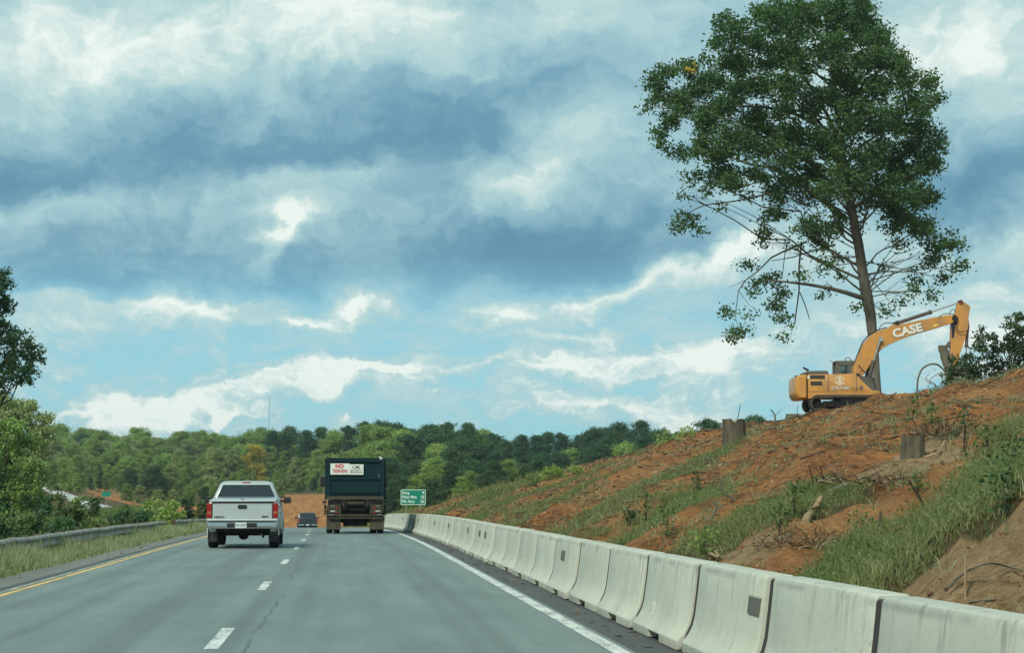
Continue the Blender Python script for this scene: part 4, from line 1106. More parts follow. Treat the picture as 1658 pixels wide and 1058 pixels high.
    for y in (.31, 1.29):
        g.prism(win[0], 'y', y - .006, y + .006); g.prism(win[1], 'y', y - .006, y + .006)
    g.build('cab_window', M['cabglass'], cab)
    st = MB().prism(EP([(510, 600), (510, 545), (522, 540), (530, 590), (560, 595), (560, 620), (510, 620)]), 'y', .55, 1.05).build('seat', M['black'], cab, bevel=.05)
    MB().tube([Vector((E(523, 487)[0], .5, E(523, 487)[1])), Vector((E(527, 468)[0], .5, E(527, 468)[1])), Vector((E(550, 464)[0], .5, E(550, 464)[1])), Vector((E(572, 487)[0], .5, E(572, 487)[1]))], .025, 6).build('roof_rail', M['digger_grey'], cab)
    # boom
    boom = rpoly(EP([(556, 590), (560, 540), (580, 490), (610, 425), (640, 365), (680, 322), (722, 296), (790, 275), (822, 252), (862, 252), (900, 246), (1000, 224), (1100, 204), (1180, 190), (1228, 190), (1240, 210), (1212, 243), (1100, 279), (1000, 306), (900, 340), (800, 382), (745, 415), (712, 450), (680, 500), (650, 545), (615, 595), (585, 612)]), .06)
    b = MB(); b.rings([[(p[0], y, p[1]) for p in (offset_poly(boom, d) if d else boom)] for y, d in ((-.40, .015), (-.385, 0), (.24, 0), (.255, .015))])
    bo = b.build('boom', Y, root, smooth=30)
    # seam lines along the boom plates
    (tx, tz) = E(915, 294)
    for off, m, bd, yy in ((.016, M['letters_dark'], .045, -.406), (0, M['decal'], .030, -.412)):
        o = text_obj('lettering', 'CASE', .60, m, bo, (tx + off, yy, tz - off), (math.pi / 2, R(-14), 0), bd, sx=1.12, depth=.003, spacing=1.04)
    (ax, az), = [E(1100, 257)]
    MB().box((ax, -.405, az), (.24, .006, .09), rot=Matrix.Rotation(R(-15), 3, 'Y')).build('warning_sticker', M['sticker'], bo)
    for p, r in (((737, 349), .11), ((848, 243), .10), ((1228, 212), .16), ((585, 590), .14)):
        x, z = E(*p); MB().cyl((x, -.44, z), (x, .30, z), r, seg=16).build('pin', M['black'], bo)
    def ram(p0, pm, p1, y, r, name, rr=.45, chrome=M['steel'], par=root):
        A = Vector((E(*p0)[0], y, E(*p0)[1])); B_ = Vector((E(*pm)[0], y, E(*pm)[1])); C_ = Vector((E(*p1)[0], y, E(*p1)[1]))
        o = MB().cyl(A, B_, r, seg=14).cyl(B_ - (B_ - A).normalized() * .14, B_, r * 1.25, seg=14).cyl(A, A + (B_ - A).normalized() * .16, r * 1.2, seg=12).build(name, M['ram'], par, smooth=40)
        MB().cyl(B_, C_, r * rr, seg=10).cyl(C_ - Vector((0, .09, 0)), C_ + Vector((0, .09, 0)), r * 1.1, seg=12).build('piston_rod', chrome, o, smooth=40)
        return o
    M['chrome_rod'] = M['chrome']
    ram((648, 632), (690, 492), (735, 352), -.52, .10, 'boom_ram', .55, M['chrome'])
    ram((648, 632), (690, 492), (735, 352), .37, .10, 'boom_ram', .55, M['chrome'])
    ram((848, 243), (1085, 165), (1272, 102), -.07, .10, 'arm_ram')
    # stick
    arm = rpoly(EP([(1272, 88), (1336, 130), (1322, 205), (1320, 262), (1302, 330), (1282, 392), (1262, 440), (1248, 560), (1198, 560), (1200, 440), (1206, 300), (1212, 232), (1232, 190), (1252, 120)]), .05)
    b = MB(); b.rings([[(p[0], y, p[1]) for p in (offset_poly(arm, d) if d else arm)] for y, d in ((-.27, .012), (-.258, 0), (.10, 0), (.112, .012))])
    am = b.build('stick', Y, root, smooth=30)
    MB().prism(EP([(1208, 235), (1240, 190), (1255, 215), (1232, 262), (1222, 330), (1209, 340)]), 'y', -.30, -.268).build('stick_plate', M['black'], am)
    (x, z) = E(1272, 102); MB().cyl((x, -.34, z), (x, .18, z), .11, seg=14).build('pin', M['redpin'], am)
    ram((1318, 280), (1310, 400), (1300, 500), -.07, .085, 'bucket_ram', par=root)
    (x, z) = E(1316, 285); MB().cyl((x, -.2, z), (x, .06, z), .10, seg=12).prism(EP([(1322, 205), (1330, 270), (1318, 290), (1300, 285)]), 'y', -.2, .05).build('ram_bracket', M['redpin'], am)
    MB().prism(EP([(1190, 360), (1203, 365), (1203, 405), (1188, 400), (1178, 385)]), 'y', -.2, .04).build('lifting_eye', M['digger_grey'], am, bevel=.02)
    # bucket, curled in behind the shrub
    bk = rpoly(EP([(1195, 540), (1300, 520), (1325, 580), (1300, 660), (1230, 690), (1170, 665), (1190, 640), (1235, 650), (1275, 630), (1285, 585), (1200, 570)]), .05)
    MB().prism(bk, 'y', -.62, .48).build('bucket', M['digger_grey'], root, bevel=.02)
    # hoses
    def EV(p, y): return Vector((E(*p)[0], y, E(*p)[1]))
    MB().tube([EV(p, -.2) for p in [(730, 292), (745, 260), (775, 240), (835, 240)]], .022, 6).build('hose', M['black'], root, smooth=60)
    MB().tube([EV(p, .05) for p in [(560, 575), (575, 500), (605, 425), (632, 362), (672, 318), (730, 286), (790, 268)]], .03, 6).build('hose', M['black'], root, smooth=60)
    MB().tube([EV(p, -.42) for p in [(1125, 200), (1150, 184), (1185, 180), (1225, 188), (1245, 215), (1238, 255), (1232, 285), (1260, 302), (1300, 298), (1318, 280)]], .022, 6).build('hose', M['black'], root, smooth=60)
    MB().tube([EV(p, -.30) for p in [(1195, 186), (1205, 160), (1222, 150), (1236, 165)]], .018, 6).build('hose', M['black'], root, smooth=60)
    MB().tube([EV(p, -.45) for p in [(590, 520), (625, 560), (650, 600), (640, 632)]], .02, 6).build('hose', M['black'], root, smooth=60)
    # front deck and guards
    MB().prism(EP([(560, 592), (648, 600), (700, 640), (712, 690), (655, 690), (600, 640)]), 'y', -.95, -.86).build('step_guard', M['digger_grey'], root)
    MB().prism(EP([(655, 690), (690, 600), (712, 600), (716, 700)]), 'y', .3, 1.3).build('front_guard', M['black'], root)
    hr = MB()
    for y in (-1.2,): hr.tube([EV(p, y) for p in [(585, 606), (585, 560), (632, 575), (676, 636), (676, 690)]], .018, 6)
    hr.tube([EV(p, -1.25) for p in [(410, 588), (410, 580), (418, 580), (418, 588)]], .02, 6)
    hr.build('handrail', M['black'], root)
    MB().tube([EV((455, 500), .9), EV((430, 470), .9)], .012, 4).build('aerial', M['black'], root)
    return root
M['sticker'] = mat('yellow_sticker', (.75, .60, .12), .5)
M['redpin'] = paint('rusty_red_steel', (.16, .035, .02), (.05, .03, .02), .5, .6, coat=0)
M['ram'] = paint('grey_ram_steel', (.07, .06, .06), (.12, .05, .04), .5, .5, coat=0)
excavator()

# ------------------------------------------------------------------ leaves, trees
def leaf_quads(C, size, outward=None, flat=.0, aspect=.5, rng=RNG, droop=0.):
    """C (n,3) leaf centres -> V,F ; each leaf a slightly folded lozenge"""
    n = len(C)
    a = rng.normal(size=(n, 3)); a /= np.linalg.norm(a, axis=1)[:, None]
    b = rng.normal(size=(n, 3))
    if outward is not None:
        nn = outward + rng.normal(size=(n, 3)) * .55; nn /= np.linalg.norm(nn, axis=1)[:, None]
        a = a - nn * (a * nn).sum(1)[:, None]; a /= np.linalg.norm(a, axis=1)[:, None] + 1e-9
        b = np.cross(nn, a)
    else:
        a[:, 2] -= droop; a /= np.linalg.norm(a, axis=1)[:, None]
        b = b - a * (a * b).sum(1)[:, None]; b /= np.linalg.norm(b, axis=1)[:, None] + 1e-9
    s = size * rng.uniform(.6, 1.25, n)[:, None]
    P = np.stack([C - a * s * .5, C + b * s * aspect * .5 + a * s * .05, C + a * s * .5, C - b * s * aspect * .5 + a * s * .05], 1)
    F = np.arange(4 * n).reshape(n, 4)
    return P.reshape(-1, 3), F
def clump_leaves(lobes, per_m2, size, sub=.35, shell=.45, rng=RNG, density_by_r=True, outward=False):
    """lobes (x,y,z,r[,squash]); leaves gathered in small sprays through each lobe's outer volume"""
    Cs = []; Os = []
    for lb in lobes:
        x, y, z, r = lb[:4]; sq = lb[4] if len(lb) > 4 else .85
        nsub = max(4, int(10 * (r / (sub * 2)) ** 1.7))
        dirs = rng.normal(size=(nsub, 3)); dirs /= np.linalg.norm(dirs, axis=1)[:, None]
        rad = r * (shell + (1 - shell) * rng.random(nsub) ** .6)
        cc = dirs * rad[:, None]; cc[:, 2] *= sq
        nl = max(3, int(per_m2 * 4 * r * r / nsub))
        for c, d in zip(cc, dirs):
            k = rng.normal(size=(nl, 3)) * sub * (.55, .55, .4)
            Cs.append(k + c + (x, y, z)); Os.append(np.repeat(d[None], nl, 0))
    C = np.concatenate(Cs)
    return leaf_quads(C, size, np.concatenate(Os) if outward else None, rng=rng)

def curve_pts(a, b, n=6, sag=0., wob=.0, rnd=random):
    a = Vector(a); b = Vector(b); out = []
    L = (b - a).length
    off = [Vector((rnd.uniform(-1, 1), rnd.uniform(-1, 1), rnd.uniform(-1, 1))) * wob * L for _ in range(n + 1)]
    for i in range(n + 1):
        t = i / n
        p = a.lerp(b, t) + Vector((0, 0, sag * L * math.sin(math.pi * t))) + off[i] * math.sin(math.pi * t)
        out.append(p)
    return out

def hero_tree():
    D = 114.
    def Z3(zx, zy, d=D): return at(1000 + zx / 1.763, zy / 1.763, d)
    base = Z3(742, 1160)
    base.z = Gs(base.x, D) - .15
    root = empty('oak_tree', tuple(base)); tag(root, 'tall lone oak with bare lower trunk towering over the excavator', 'tree')
    rnd = random.Random(3); rng = np.random.default_rng(3)
    mpp = D / FPX / 1.763
    T = [(742, 1200, 15), (740, 1130, 14), (736, 1060, 14), (730, 980, 15), (722, 900, 17), (712, 850, 19), (700, 780, 16), (688, 700, 15.5), (676, 640, 14.5), (662, 570, 13.5), (648, 500, 13), (640, 450, 12), (634, 390, 10), (628, 320, 9), (620, 250, 7.5), (612, 180, 6), (600, 110, 4.5), (592, 50, 3), (588, 10, 2)]
    pts = [Z3(x, y) - base for x, y, r in T]; pts[0] = Vector((pts[0].x, 0, -.6)); rr = [r * mpp * .95 for x, y, r in T]
    rr[0] *= 1.25; rr[1] *= 1.08
    mb = MB()
    mb.tube(pts, rr, 12)
    def trunk_at(h):
        for i in range(len(pts) - 1):
            if pts[i].z <= h <= pts[i + 1].z:
                t = (h - pts[i].z) / (pts[i + 1].z - pts[i].z); return pts[i].lerp(pts[i + 1], t), rr[i] + (rr[i + 1] - rr[i]) * t
        return pts[-1].copy(), rr[-1]
    BL = [(540, 45, 90), (650, 40, 90), (450, 50, 65), (705, 75, 60), (745, 110, 50), (320, 75, 48), (385, 120, 62), (480, 140, 75), (600, 140, 75), (700, 150, 75), (790, 165, 50), (300, 130, 36), (410, 35, 30),
          (140, 195, 42), (110, 250, 40), (90, 305, 30), (125, 365, 38), (205, 200, 42), (250, 185, 30), (262, 235, 48), (200, 290, 50), (160, 330, 42), (290, 320, 55), (185, 425, 36), (130, 410, 22), (250, 410, 52), (330, 410, 55), (385, 340, 55), (420, 430, 52), (300, 495, 42), (215, 500, 28), (325, 525, 38), (395, 500, 36), (375, 555, 18), (265, 545, 22), (190, 560, 14), (195, 630, 38), (225, 655, 18), (168, 645, 20), (292, 595, 14),
          (480, 245, 62), (560, 290, 62), (640, 240, 72), (735, 250, 72), (825, 225, 55), (885, 235, 34), (905, 290, 26), (850, 300, 52), (500, 385, 62), (590, 400, 66), (690, 345, 70), (775, 355, 66), (860, 370, 56), (915, 400, 34), (905, 455, 34), (475, 470, 36), (560, 490, 42), (640, 500, 50), (720, 460, 66), (800, 470, 66), (870, 480, 44), (735, 545, 58), (820, 555, 56), (880, 560, 36), (600, 545, 46), (545, 560, 32), (455, 590, 34), (425, 650, 28), (410, 690, 18), (440, 620, 26), (560, 655, 42), (620, 650, 36), (580, 690, 30), (525, 640, 26), (690, 600, 30), (800, 630, 48), (870, 650, 48), (930, 690, 40), (965, 715, 28), (960, 765, 28), (895, 720, 44), (930, 800, 24), (850, 790, 24), (895, 840, 20), (840, 830, 20), (805, 860, 16), (760, 885, 18), (800, 700, 24), (765, 760, 14),
          (375, 760, 20), (385, 805, 18), (430, 800, 30), (460, 830, 28), (400, 835, 16), (445, 870, 26), (478, 905, 24), (470, 965, 15), (310, 888, 22), (345, 945, 28), (375, 895, 14), (330, 965, 18), (590, 750, 24), (630, 735, 18), (530, 780, 18), (575, 850, 12), (640, 790, 14), (685, 885, 15), (690, 660, 18), (500, 700, 14), (600, 830, 12)]
    BL += [(x_, y_, 40) for x_, y_ in ((240, 250), (330, 280), (360, 400), (450, 380), (470, 310), (400, 250), (290, 455), (430, 180), (530, 180), (520, 440), (150, 280), (360, 180), (630, 430), (760, 420), (250, 350), (460, 540), (500, 520), (680, 520), (840, 420), (660, 300), (780, 520), (860, 560), (790, 600), (350, 240), (320, 180))]
    lobes = []
    cx0, cy0 = 600, 330
    for (zx, zy, r) in BL:
        e = max(0., 1 - ((zx - cx0) / 430) ** 2 - ((zy - cy0) / 520) ** 2)
        reps = 2 if (r >= 34 and e > .12) else 1
        for k in range(reps):
            sgn = rnd.choice((-1, 1)) if reps == 1 else (-1, 1)[k]
            dd = sgn * rnd.uniform(.15, 1.0) * (1.0 + 5.2 * math.sqrt(e))
            if zy > 720 and zx < 520: dd *= .4
            c = Z3(zx, zy, D + dd) - base
            rm = r * mpp * 1.12
            lobes.append((c.x, c.y, c.z, rm * (1 if k == 0 else .8), .85))
    V, F = clump_leaves(lobes, 150, .235, sub=.45, shell=.05, rng=rng)
    # limbs
    def limb(h0, tgt, r0, n=7, sag=.08, wob=.05, seg=6, start=None, r1=.02):
        p0, tr = trunk_at(h0) if start is None else (start, r0)
        P = curve_pts(p0, tgt, n, sag, wob, rnd)
        mb.tube(P, [r0 + (r1 - r0) * (i / n) ** .8 for i in range(n + 1)], seg)
        return P
    for (x, y, z, r, _) in lobes:
        c = Vector((x, y, z)); horiz = math.hypot(x - trunk_at(z)[0].x, y)
        h0 = min(max(z - horiz * rnd.uniform(.35, .65) - .4, 5.4), pts[-1].z)
        if h0 > z + 1.0 or z < 8.5 or rnd.random() < (.66 if z > 14 else .85): continue
        P = limb(h0, c, min(.085, .03 + .007 * horiz), sag=rnd.uniform(-.02, .10), seg=5)
        for q in range(4):
            s0 = P[rnd.randint(3, 6)]
            t = c + Vector((rnd.uniform(-1, 1), rnd.uniform(-1, 1), rnd.uniform(-.7, .8))) * r * .9
            mb.tube(curve_pts(s0, t, 3, .05, .06, rnd), [.028, .02, .014, .007], 4)
    def z3p(p, dd=0.): return Z3(p[0], p[1], D + dd) - base
    def path(ps, r0, r1, dds=(0, 0), seg=7):
        n = len(ps); P = [z3p(p, dds[0] + (dds[1] - dds[0]) * i / (n - 1)) for i, p in enumerate(ps)]
        mb.tube(P, [r0 + (r1 - r0) * i / (n - 1) for i in range(n)], seg); return P
    # the big limbs the photo shows
    path([(705, 850), (690, 848), (650, 835), (600, 822), (540, 812), (480, 805), (420, 800)], .17, .04, (0, -2.0))
    path([(652, 625), (610, 590), (560, 552), (520, 522), (480, 494), (440, 478), (380, 470), (300, 440)], .18, .05, (0, 2.5))
    path([(640, 470), (600, 400), (560, 350), (500, 322), (420, 305), (300, 300), (200, 285)], .16, .04, (0, -3))
    path([(632, 400), (600, 330), (560, 260), (520, 200), (470, 150)], .13, .04, (0, 2))
    path([(628, 330), (660, 280), (700, 220), (740, 170)], .12, .03, (0, -2))
    path([(645, 480), (690, 420), (750, 380), (830, 350)], .14, .04, (0, 3))
    path([(665, 600), (720, 560), (790, 520), (860, 490)], .13, .04, (0, -3))
    path([(560, 552), (480, 545), (400, 560), (330, 575), (250, 585), (215, 600), (205, 625)], .06, .02, (1, -1))
    path([(480, 494), (400, 520), (330, 540), (290, 555)], .05, .015, (2, 0))
    path([(540, 690), (470, 720), (440, 735), (400, 775), (365, 800), (345, 830), (340, 870), (335, 900), (345, 940)], .06, .015, (-1, -1.5), 5)
    path([(620, 700), (560, 715), (500, 735), (440, 745)], .06, .02, (0, -1), 5)
    path([(365, 800), (340, 812), (318, 820)], .02, .01, (-1, -1), 4)
    path([(345, 830), (375, 870), (395, 885)], .018, .008, (-1, -1), 4)
    path([(355, 900), (372, 935), (400, 935)], .016, .008, (-1, -1), 4)
    for tx, ty in ((980, 760), (940, 800), (900, 835), (860, 850), (830, 700), (870, 720), (800, 690), (930, 730), (790, 880), (760, 900), (840, 780), (890, 780), (820, 740)):
        sy = rnd.uniform(745, 860); s_x = float(np.interp(sy, [700, 860], [692, 715]))
        P = path([(s_x, sy), (s_x + (tx - s_x) * .35, sy + (ty - sy) * .45 - 8), (s_x + (tx - s_x) * .7, sy + (ty - sy) * .75 - 6), (tx, ty)], .04, .01, (0, rnd.uniform(-3, 3)), 5)
        for q in range(4):
            s0 = P[rnd.randint(1, 2)]; mb.tube([s0, s0 + Vector((rnd.uniform(.2, 1.6), rnd.uniform(-.6, .6), rnd.uniform(-.3, .9)))], [.014, .005], 4)
    for tx, ty in ((590, 760), (530, 785), (610, 735), (560, 660), (620, 600)):
        sy = rnd.uniform(640, 840); s_x = float(np.interp(sy, [600, 860], [668, 712]))
        path([(s_x, sy), ((s_x + tx) / 2, (sy + ty) / 2 - 6), (tx, ty)], .035, .01, (0, rnd.uniform(-2, 2)), 5)
    mb.build('trunk', M['bark'], root, smooth=60)
    br = MB()
    for ps, r in (([(525, 690), (518, 760), (518, 830), (506, 920)], .055), ([(520, 835), (535, 870), (548, 912)], .035), ([(485, 690), (478, 720), (470, 790)], .03)):
        P = [z3p(p, -1.5) for p in ps]; br.tube(P, [r * (1 - .45 * i / len(P)) for i in range(len(P))], 6)
    br.build('broken_branch', M['bark_dark'], root)
    link('crown', np_mesh('crown', V, F), M['leaf_hero'], root)
    Vg, Fg = clump_leaves([(*(Z3(212, 195, D - 4) - base), .32)], 160, .2, sub=.18, rng=rng)
    link('yellow_leaves', np_mesh('yellow_leaves', Vg, Fg), M['leaf_gold'], root)
hero_tree()

def local_tree(name, label, base, crowns, trunk, leafm, barkm, size, dens, sub=.3, cat='tree', limbs=True, seed=1, group=None, shell=.3):
    """a tree or bush given by its crown lobes in world coordinates"""
    rnd = random.Random(seed); rng = np.random.default_rng(seed)
    base = Vector(base)
    root = empty(name, tuple(base)); tag(root, label, cat, group)
    lobes = [(c[0] - base.x, c[1] - base.y, c[2] - base.z, c[3], .85) for c in crowns]
    mb = MB()
    top = max(l[2] for l in lobes)
    cx = sum(l[0] for l in lobes) / len(lobes)
    ht = top * .8
    P = curve_pts((0, 0, -.3), (cx * .3, 0, ht), 7, 0, .02, rnd)
    mb.tube(P, [trunk * (1 - .8 * i / 7) for i in range(8)], 8)
    if limbs:
        for l in lobes:
            c = Vector(l[:3]); h = min(max(c.z * .5, .1), ht)
            s0 = P[min(7, int(7 * h / ht))]
            mb.tube(curve_pts(s0, c, 5, .06, .05, rnd), [trunk * .35 * (1 - .75 * i / 5) for i in range(6)], 5)
    mb.build('trunk' if cat == 'tree' else 'stem', barkm, root, smooth=60)
    V, F = clump_leaves(lobes, dens, size, sub=sub, shell=shell, rng=rng)
    link('crown' if cat == 'tree' else 'foliage', np_mesh('crown', V, F), leafm, root)
    return root
def px_lobes(L, D, spread, rnd, kx=1.0):
    out = []
    for (px, py, r) in L:
        p = at(px, py, D + rnd.uniform(-spread, spread)); out.append((p.x, p.y, p.z, r * D / FPX * kx))
    return out
rr_ = random.Random(5)
# dark tree leaning in at the left edge
L1 = [(-20, 470, 36), (5, 455, 20), (-5, 500, 26), (15, 490, 14), (-30, 540, 46), (10, 545, 26), (30, 555, 26), (45, 570, 20), (-10, 590, 40), (30, 590, 26), (58, 580, 14), (48, 605, 20), (0, 625, 18), (20, 612, 18), (-60, 500, 50), (-90, 560, 60), (-120, 480, 60), (-70, 440, 44), (-70, 620, 44), (-130, 610, 50), (-160, 540, 50), (-105, 410, 36), (65, 572, 7)]
p = at(-85, 800, 82); local_tree('broadleaf_tree', 'dark leafy tree reaching into view high at the left edge', (p.x, p.y, Gs(p.x, p.y)), px_lobes(L1, 82, 1.3, rr_), .16, M['leaf_dark'], M['bark_dark'], .15, 420, .18, seed=11)
L2 = [(30, 668, 26), (0, 680, 40), (60, 685, 22), (70, 705, 18), (20, 720, 46), (55, 740, 32), (-10, 760, 50), (35, 775, 40), (70, 765, 16), (0, 810, 40), (45, 812, 26), (-40, 700, 50), (-50, 770, 50), (12, 650, 16), (50, 660, 14)]
p = at(15, 840, 190); local_tree('broadleaf_tree', 'olive green tree in the left corner, below the dark overhanging crown', (p.x, p.y, Gs(p.x, p.y)), px_lobes(L2, 190, 2.5, rr_), .3, M['leaf_olive'], M['bark_dark'], .36, 120, .5, seed=12)
L2b = [(10, 700, 30), (35, 730, 30), (10, 760, 36), (40, 790, 32), (5, 800, 36), (50, 760, 22), (20, 830, 30), (-30, 740, 40), (-30, 810, 40), (60, 815, 20)]
p = at(5, 845, 128); local_tree('broadleaf_tree', 'deep green leafy tree hugging the left edge just above the guardrail', (p.x, p.y, Gs(p.x, p.y)), px_lobes(L2b, 128, 1.5, rr_), .2, M['leaf_mid'], M['bark_dark'], .24, 260, .35, seed=13)

# ------------------------------------------------------------------ the wood across the horizon
def proto_tree(kind, seed):
    """unit tree, 14 m tall, origin at its foot"""
    rnd = random.Random(seed); rng = np.random.default_rng(seed)
    lobes = []; mb = MB(); H = 14.
    if kind == 'round':
        for k in range(80):
            t = rnd.random() ** .8; z = 1.8 + 11. * t; rad = 3.6 * math.sin(math.pi * min(1, (.22 + .78 * t)) ** 1.15) ** .7 + .2
            a = rnd.uniform(0, 6.28); q = rad * rnd.uniform(.35, 1)
            lobes.append((q * math.cos(a), q * math.sin(a), z, rnd.uniform(.55, 1.15)))
        th, tr = 10., .24; size, dens, sub = .33, 110, .7
    elif kind == 'tall':
        for k in range(64):
            t = rnd.random(); z = 3.0 + 10.4 * t; rad = 2.3 * (1 - abs(t - .45) ** 1.6)
            a = rnd.uniform(0, 6.28); q = rad * rnd.uniform(.2, 1)
            lobes.append((q * math.cos(a), q * math.sin(a), z, rnd.uniform(.4, .9)))
        th, tr = 12., .23; size, dens, sub = .31, 110, .6
    elif kind == 'pine':
        for k in range(64):
            t = rnd.random() ** .9; z = 3.6 + 10.4 * t; rad = 2.5 * (1 - t) ** .6 + .35
            a = rnd.uniform(0, 6.28); q = rad * rnd.uniform(.4, 1)
            lobes.append((q * math.cos(a), q * math.sin(a), z, rnd.uniform(.35, .75), .6))
        th, tr = 13., .19; size, dens, sub = .28, 120, .48
    elif kind == 'bushy':
        for k in range(72):
            t = rnd.random(); z = .6 + 12. * t; rad = 3.0 * (1 - t ** 2.2) + .4
            a = rnd.uniform(0, 6.28); q = rad * rnd.uniform(.4, 1)
            lobes.append((q * math.cos(a), q * math.sin(a), z, rnd.uniform(.5, 1.1)))
        th, tr = 10., .2; size, dens, sub = .33, 110, .7
    else:  # slender: bare pale stem with a narrow top
        for k in range(34):
            t = rnd.random(); z = 6.5 + 7. * t; rad = 1.4 * (1 - abs(t - .5) ** 1.5)
            a = rnd.uniform(0, 6.28); q = rad * rnd.uniform(.1, 1)
            lobes.append((q * math.cos(a), q * math.sin(a), z, rnd.uniform(.35, .7)))
        for k in range(9):
            lobes.append((rnd.uniform(-.5, .5), rnd.uniform(-.5, .5), rnd.uniform(1.5, 6), rnd.uniform(.3, .6)))
        th, tr = 12.5, .22; size, dens, sub = .28, 110, .4
    base_l = list(lobes)
    for l in base_l:      # loose sprays between the main masses
        for q in range(2):
            lobes.append((l[0] + rnd.gauss(0, .7), l[1] + rnd.gauss(0, .7), min(13.6, l[2] + rnd.gauss(0, .6)), rnd.uniform(.22, .45)))
    P = curve_pts((0, 0, -1.5), (rnd.uniform(-.3, .3), rnd.uniform(-.3, .3), th), 6, 0, .012, rnd)
    mb.tube(P, [tr * (1 - .78 * i / 6) for i in range(7)], 7)
    for l in base_l[::3]:
        z0 = max(.5, l[2] - 1.6); t = min(.99, (z0 + 1.5) / (th + 1.5)); s0 = P[int(t * 6)].lerp(P[min(6, int(t * 6) + 1)], t * 6 - int(t * 6))
        mb.tube(curve_pts(s0, l[:3], 3, .04, .04, rnd), [.07, .055, .04, .02], 4)
    V, F = clump_leaves([(*l, .85) if len(l) == 4 else l for l in lobes], dens, size, sub=sub, shell=.3, rng=rng, outward=True)
    me = np_mesh('crown', V, F)
    return mb, me
KINDS = {'oak_tree': ('round', 'leaf_mid', 'bark_pale'), 'broadleaf_tree': ('bushy', 'leaf_olive', 'bark_pale'), 'poplar_tree': ('tall', 'leaf_light', 'bark_pale'), 'pine_tree': ('pine', 'leaf_pine', 'bark_dark'),
         'maple_tree': ('round', 'leaf_dark', 'bark_dark'), 'slender_tree': ('slender', 'leaf_light', 'bark_pale'), 'golden_tree': ('tall', 'leaf_gold', 'bark_pale'), 'beech_tree': ('bushy', 'leaf_mid', 'bark_pale')}
DESC = {'oak_tree': 'round mid green oak', 'broadleaf_tree': 'bushy olive green tree', 'poplar_tree': 'tall bright green tree', 'pine_tree': 'dark green pine', 'maple_tree': 'rounded deep green tree', 'slender_tree': 'slim tree with bare pale stem', 'golden_tree': 'yellow turning tree', 'beech_tree': 'leafy green tree clothed to the ground'}
PROTO = {}
for i, (nm, (kd, lm, bk)) in enumerate(KINDS.items()):
    for v in range(2 if nm in ('oak_tree', 'pine_tree', 'maple_tree', 'poplar_tree') else 1):
        mb, cme = proto_tree(kd, 40 + i * 5 + v)
        t_me = mb.build('trunk', M[bk]); c_ob = link('crown', cme, M[lm])
        PROTO.setdefault(nm, []).append((t_me.data, cme))
        bpy.data.objects.remove(t_me); bpy.data.objects.remove(c_ob)
placed = []
def plant(kind, px, d, top_py, row, wide=1.0, sink=0., yaw=None):
    p = at(px, top_py, d); gz = Gs(p.x, d)
    h = max(3., p.z - gz + sink)
    root = empty(kind, (p.x, d, gz - sink), random.uniform(0, 6.28) if yaw is None else yaw)
    t_, c_ = random.choice(PROTO[kind])
    for nm, me in (('trunk', t_), ('crown', c_)):
        o = bpy.data.objects.new(nm, me); COL.objects.link(o); o.parent = root
    s = h / 13.9
    wd = s * wide * random.uniform(.9, 1.15)
    root.scale = (wd, wd, s)
    placed.append((root, kind, px, row))
SKY = [(60, 692), (90, 690), (140, 697), (200, 698), (240, 700), (320, 700), (400, 703), (440, 700), (470, 697), (520, 696), (560, 700), (590, 686), (620, 682), (650, 688), (690, 682), (710, 678), (760, 682), (800, 700), (830, 712), (870, 710), (905, 704), (935, 702), (960, 686), (1010, 683), (1060, 690), (1085, 700), (1130, 702)]
def sky_y(px): return float(np.interp(px, [a for a, b in SKY], [b for a, b in SKY]))
pr = random.Random(21)
random.seed(22)
def row(x0, x1, step, d, drop, kinds, rowname, wide=1.0, jit=8, dj=12, sink=0):
    x = x0
    while x < x1:
        k = pr.choices([a for a, _ in kinds], [b for _, b in kinds])[0]
        px = x + pr.uniform(-.25, .25) * step
        plant(k, px, d + pr.uniform(-dj, dj), sky_y(px) + drop + pr.uniform(-jit * .6, jit), rowname, wide, sink)
        x += step * pr.uniform(.8, 1.2)
mixL = [('oak_tree', 3), ('beech_tree', 3), ('broadleaf_tree', 2.5), ('poplar_tree', 3), ('maple_tree', .6)]
mixM = [('oak_tree', 3), ('poplar_tree', 3), ('broadleaf_tree', 2), ('slender_tree', 3), ('beech_tree', 1.5), ('pine_tree', .6)]
mixF = [('slender_tree', 6), ('poplar_tree', 3), ('beech_tree', 2), ('broadleaf_tree', 2), ('maple_tree', 1)]
mixR = [('pine_tree', 4), ('maple_tree', 3), ('oak_tree', 1.5)]
row(60, 480, 18, 600, 0, mixL, 'back', 1.1, 14)
row(66, 560, 20, 520, 14, mixL, 'middle', 1.0, 10)
row(120, 440, 18, 560, 4, mixL, 'back', 1.1, 7)
row(96, 640, 18, 455, 32, mixM, 'middle', 1.0, 16)
row(110, 640, 17, 395, 64, mixF, 'front', .95, 20, 8)
row(440, 640, 24, 470, 0, [('pine_tree', 3), ('maple_tree', 1.5), ('oak_tree', 1.2)], 'back', 1.1, 8)
row(600, 840, 30, 430, 0, [('pine_tree', 3), ('oak_tree', 1.6), ('maple_tree', 1)], 'back', 1.15, 9)
row(820, 1110, 24, 420, 0, [('pine_tree', 3), ('maple_tree', 2)], 'back', 1.1, 6)
row(610, 960, 32, 360, 26, mixR, 'middle', 1.2, 14)
row(600, 900, 25, 310, 60, [('maple_tree', 3), ('beech_tree', 1.2), ('pine_tree', 1), ('oak_tree', 1)], 'front', 1.15, 14, 8)
row(640, 860, 26, 480, 4, [('maple_tree', 2), ('oak_tree', 2), ('beech_tree', 1)], 'back', 1.3, 6)
row(860, 1010, 22, 300, 52, [('maple_tree', 2), ('pine_tree', 1), ('beech_tree', 1)], 'front', 1.3, 10, 6)
row(880, 1090, 24, 340, 24, mixR, 'middle', 1.15, 8)
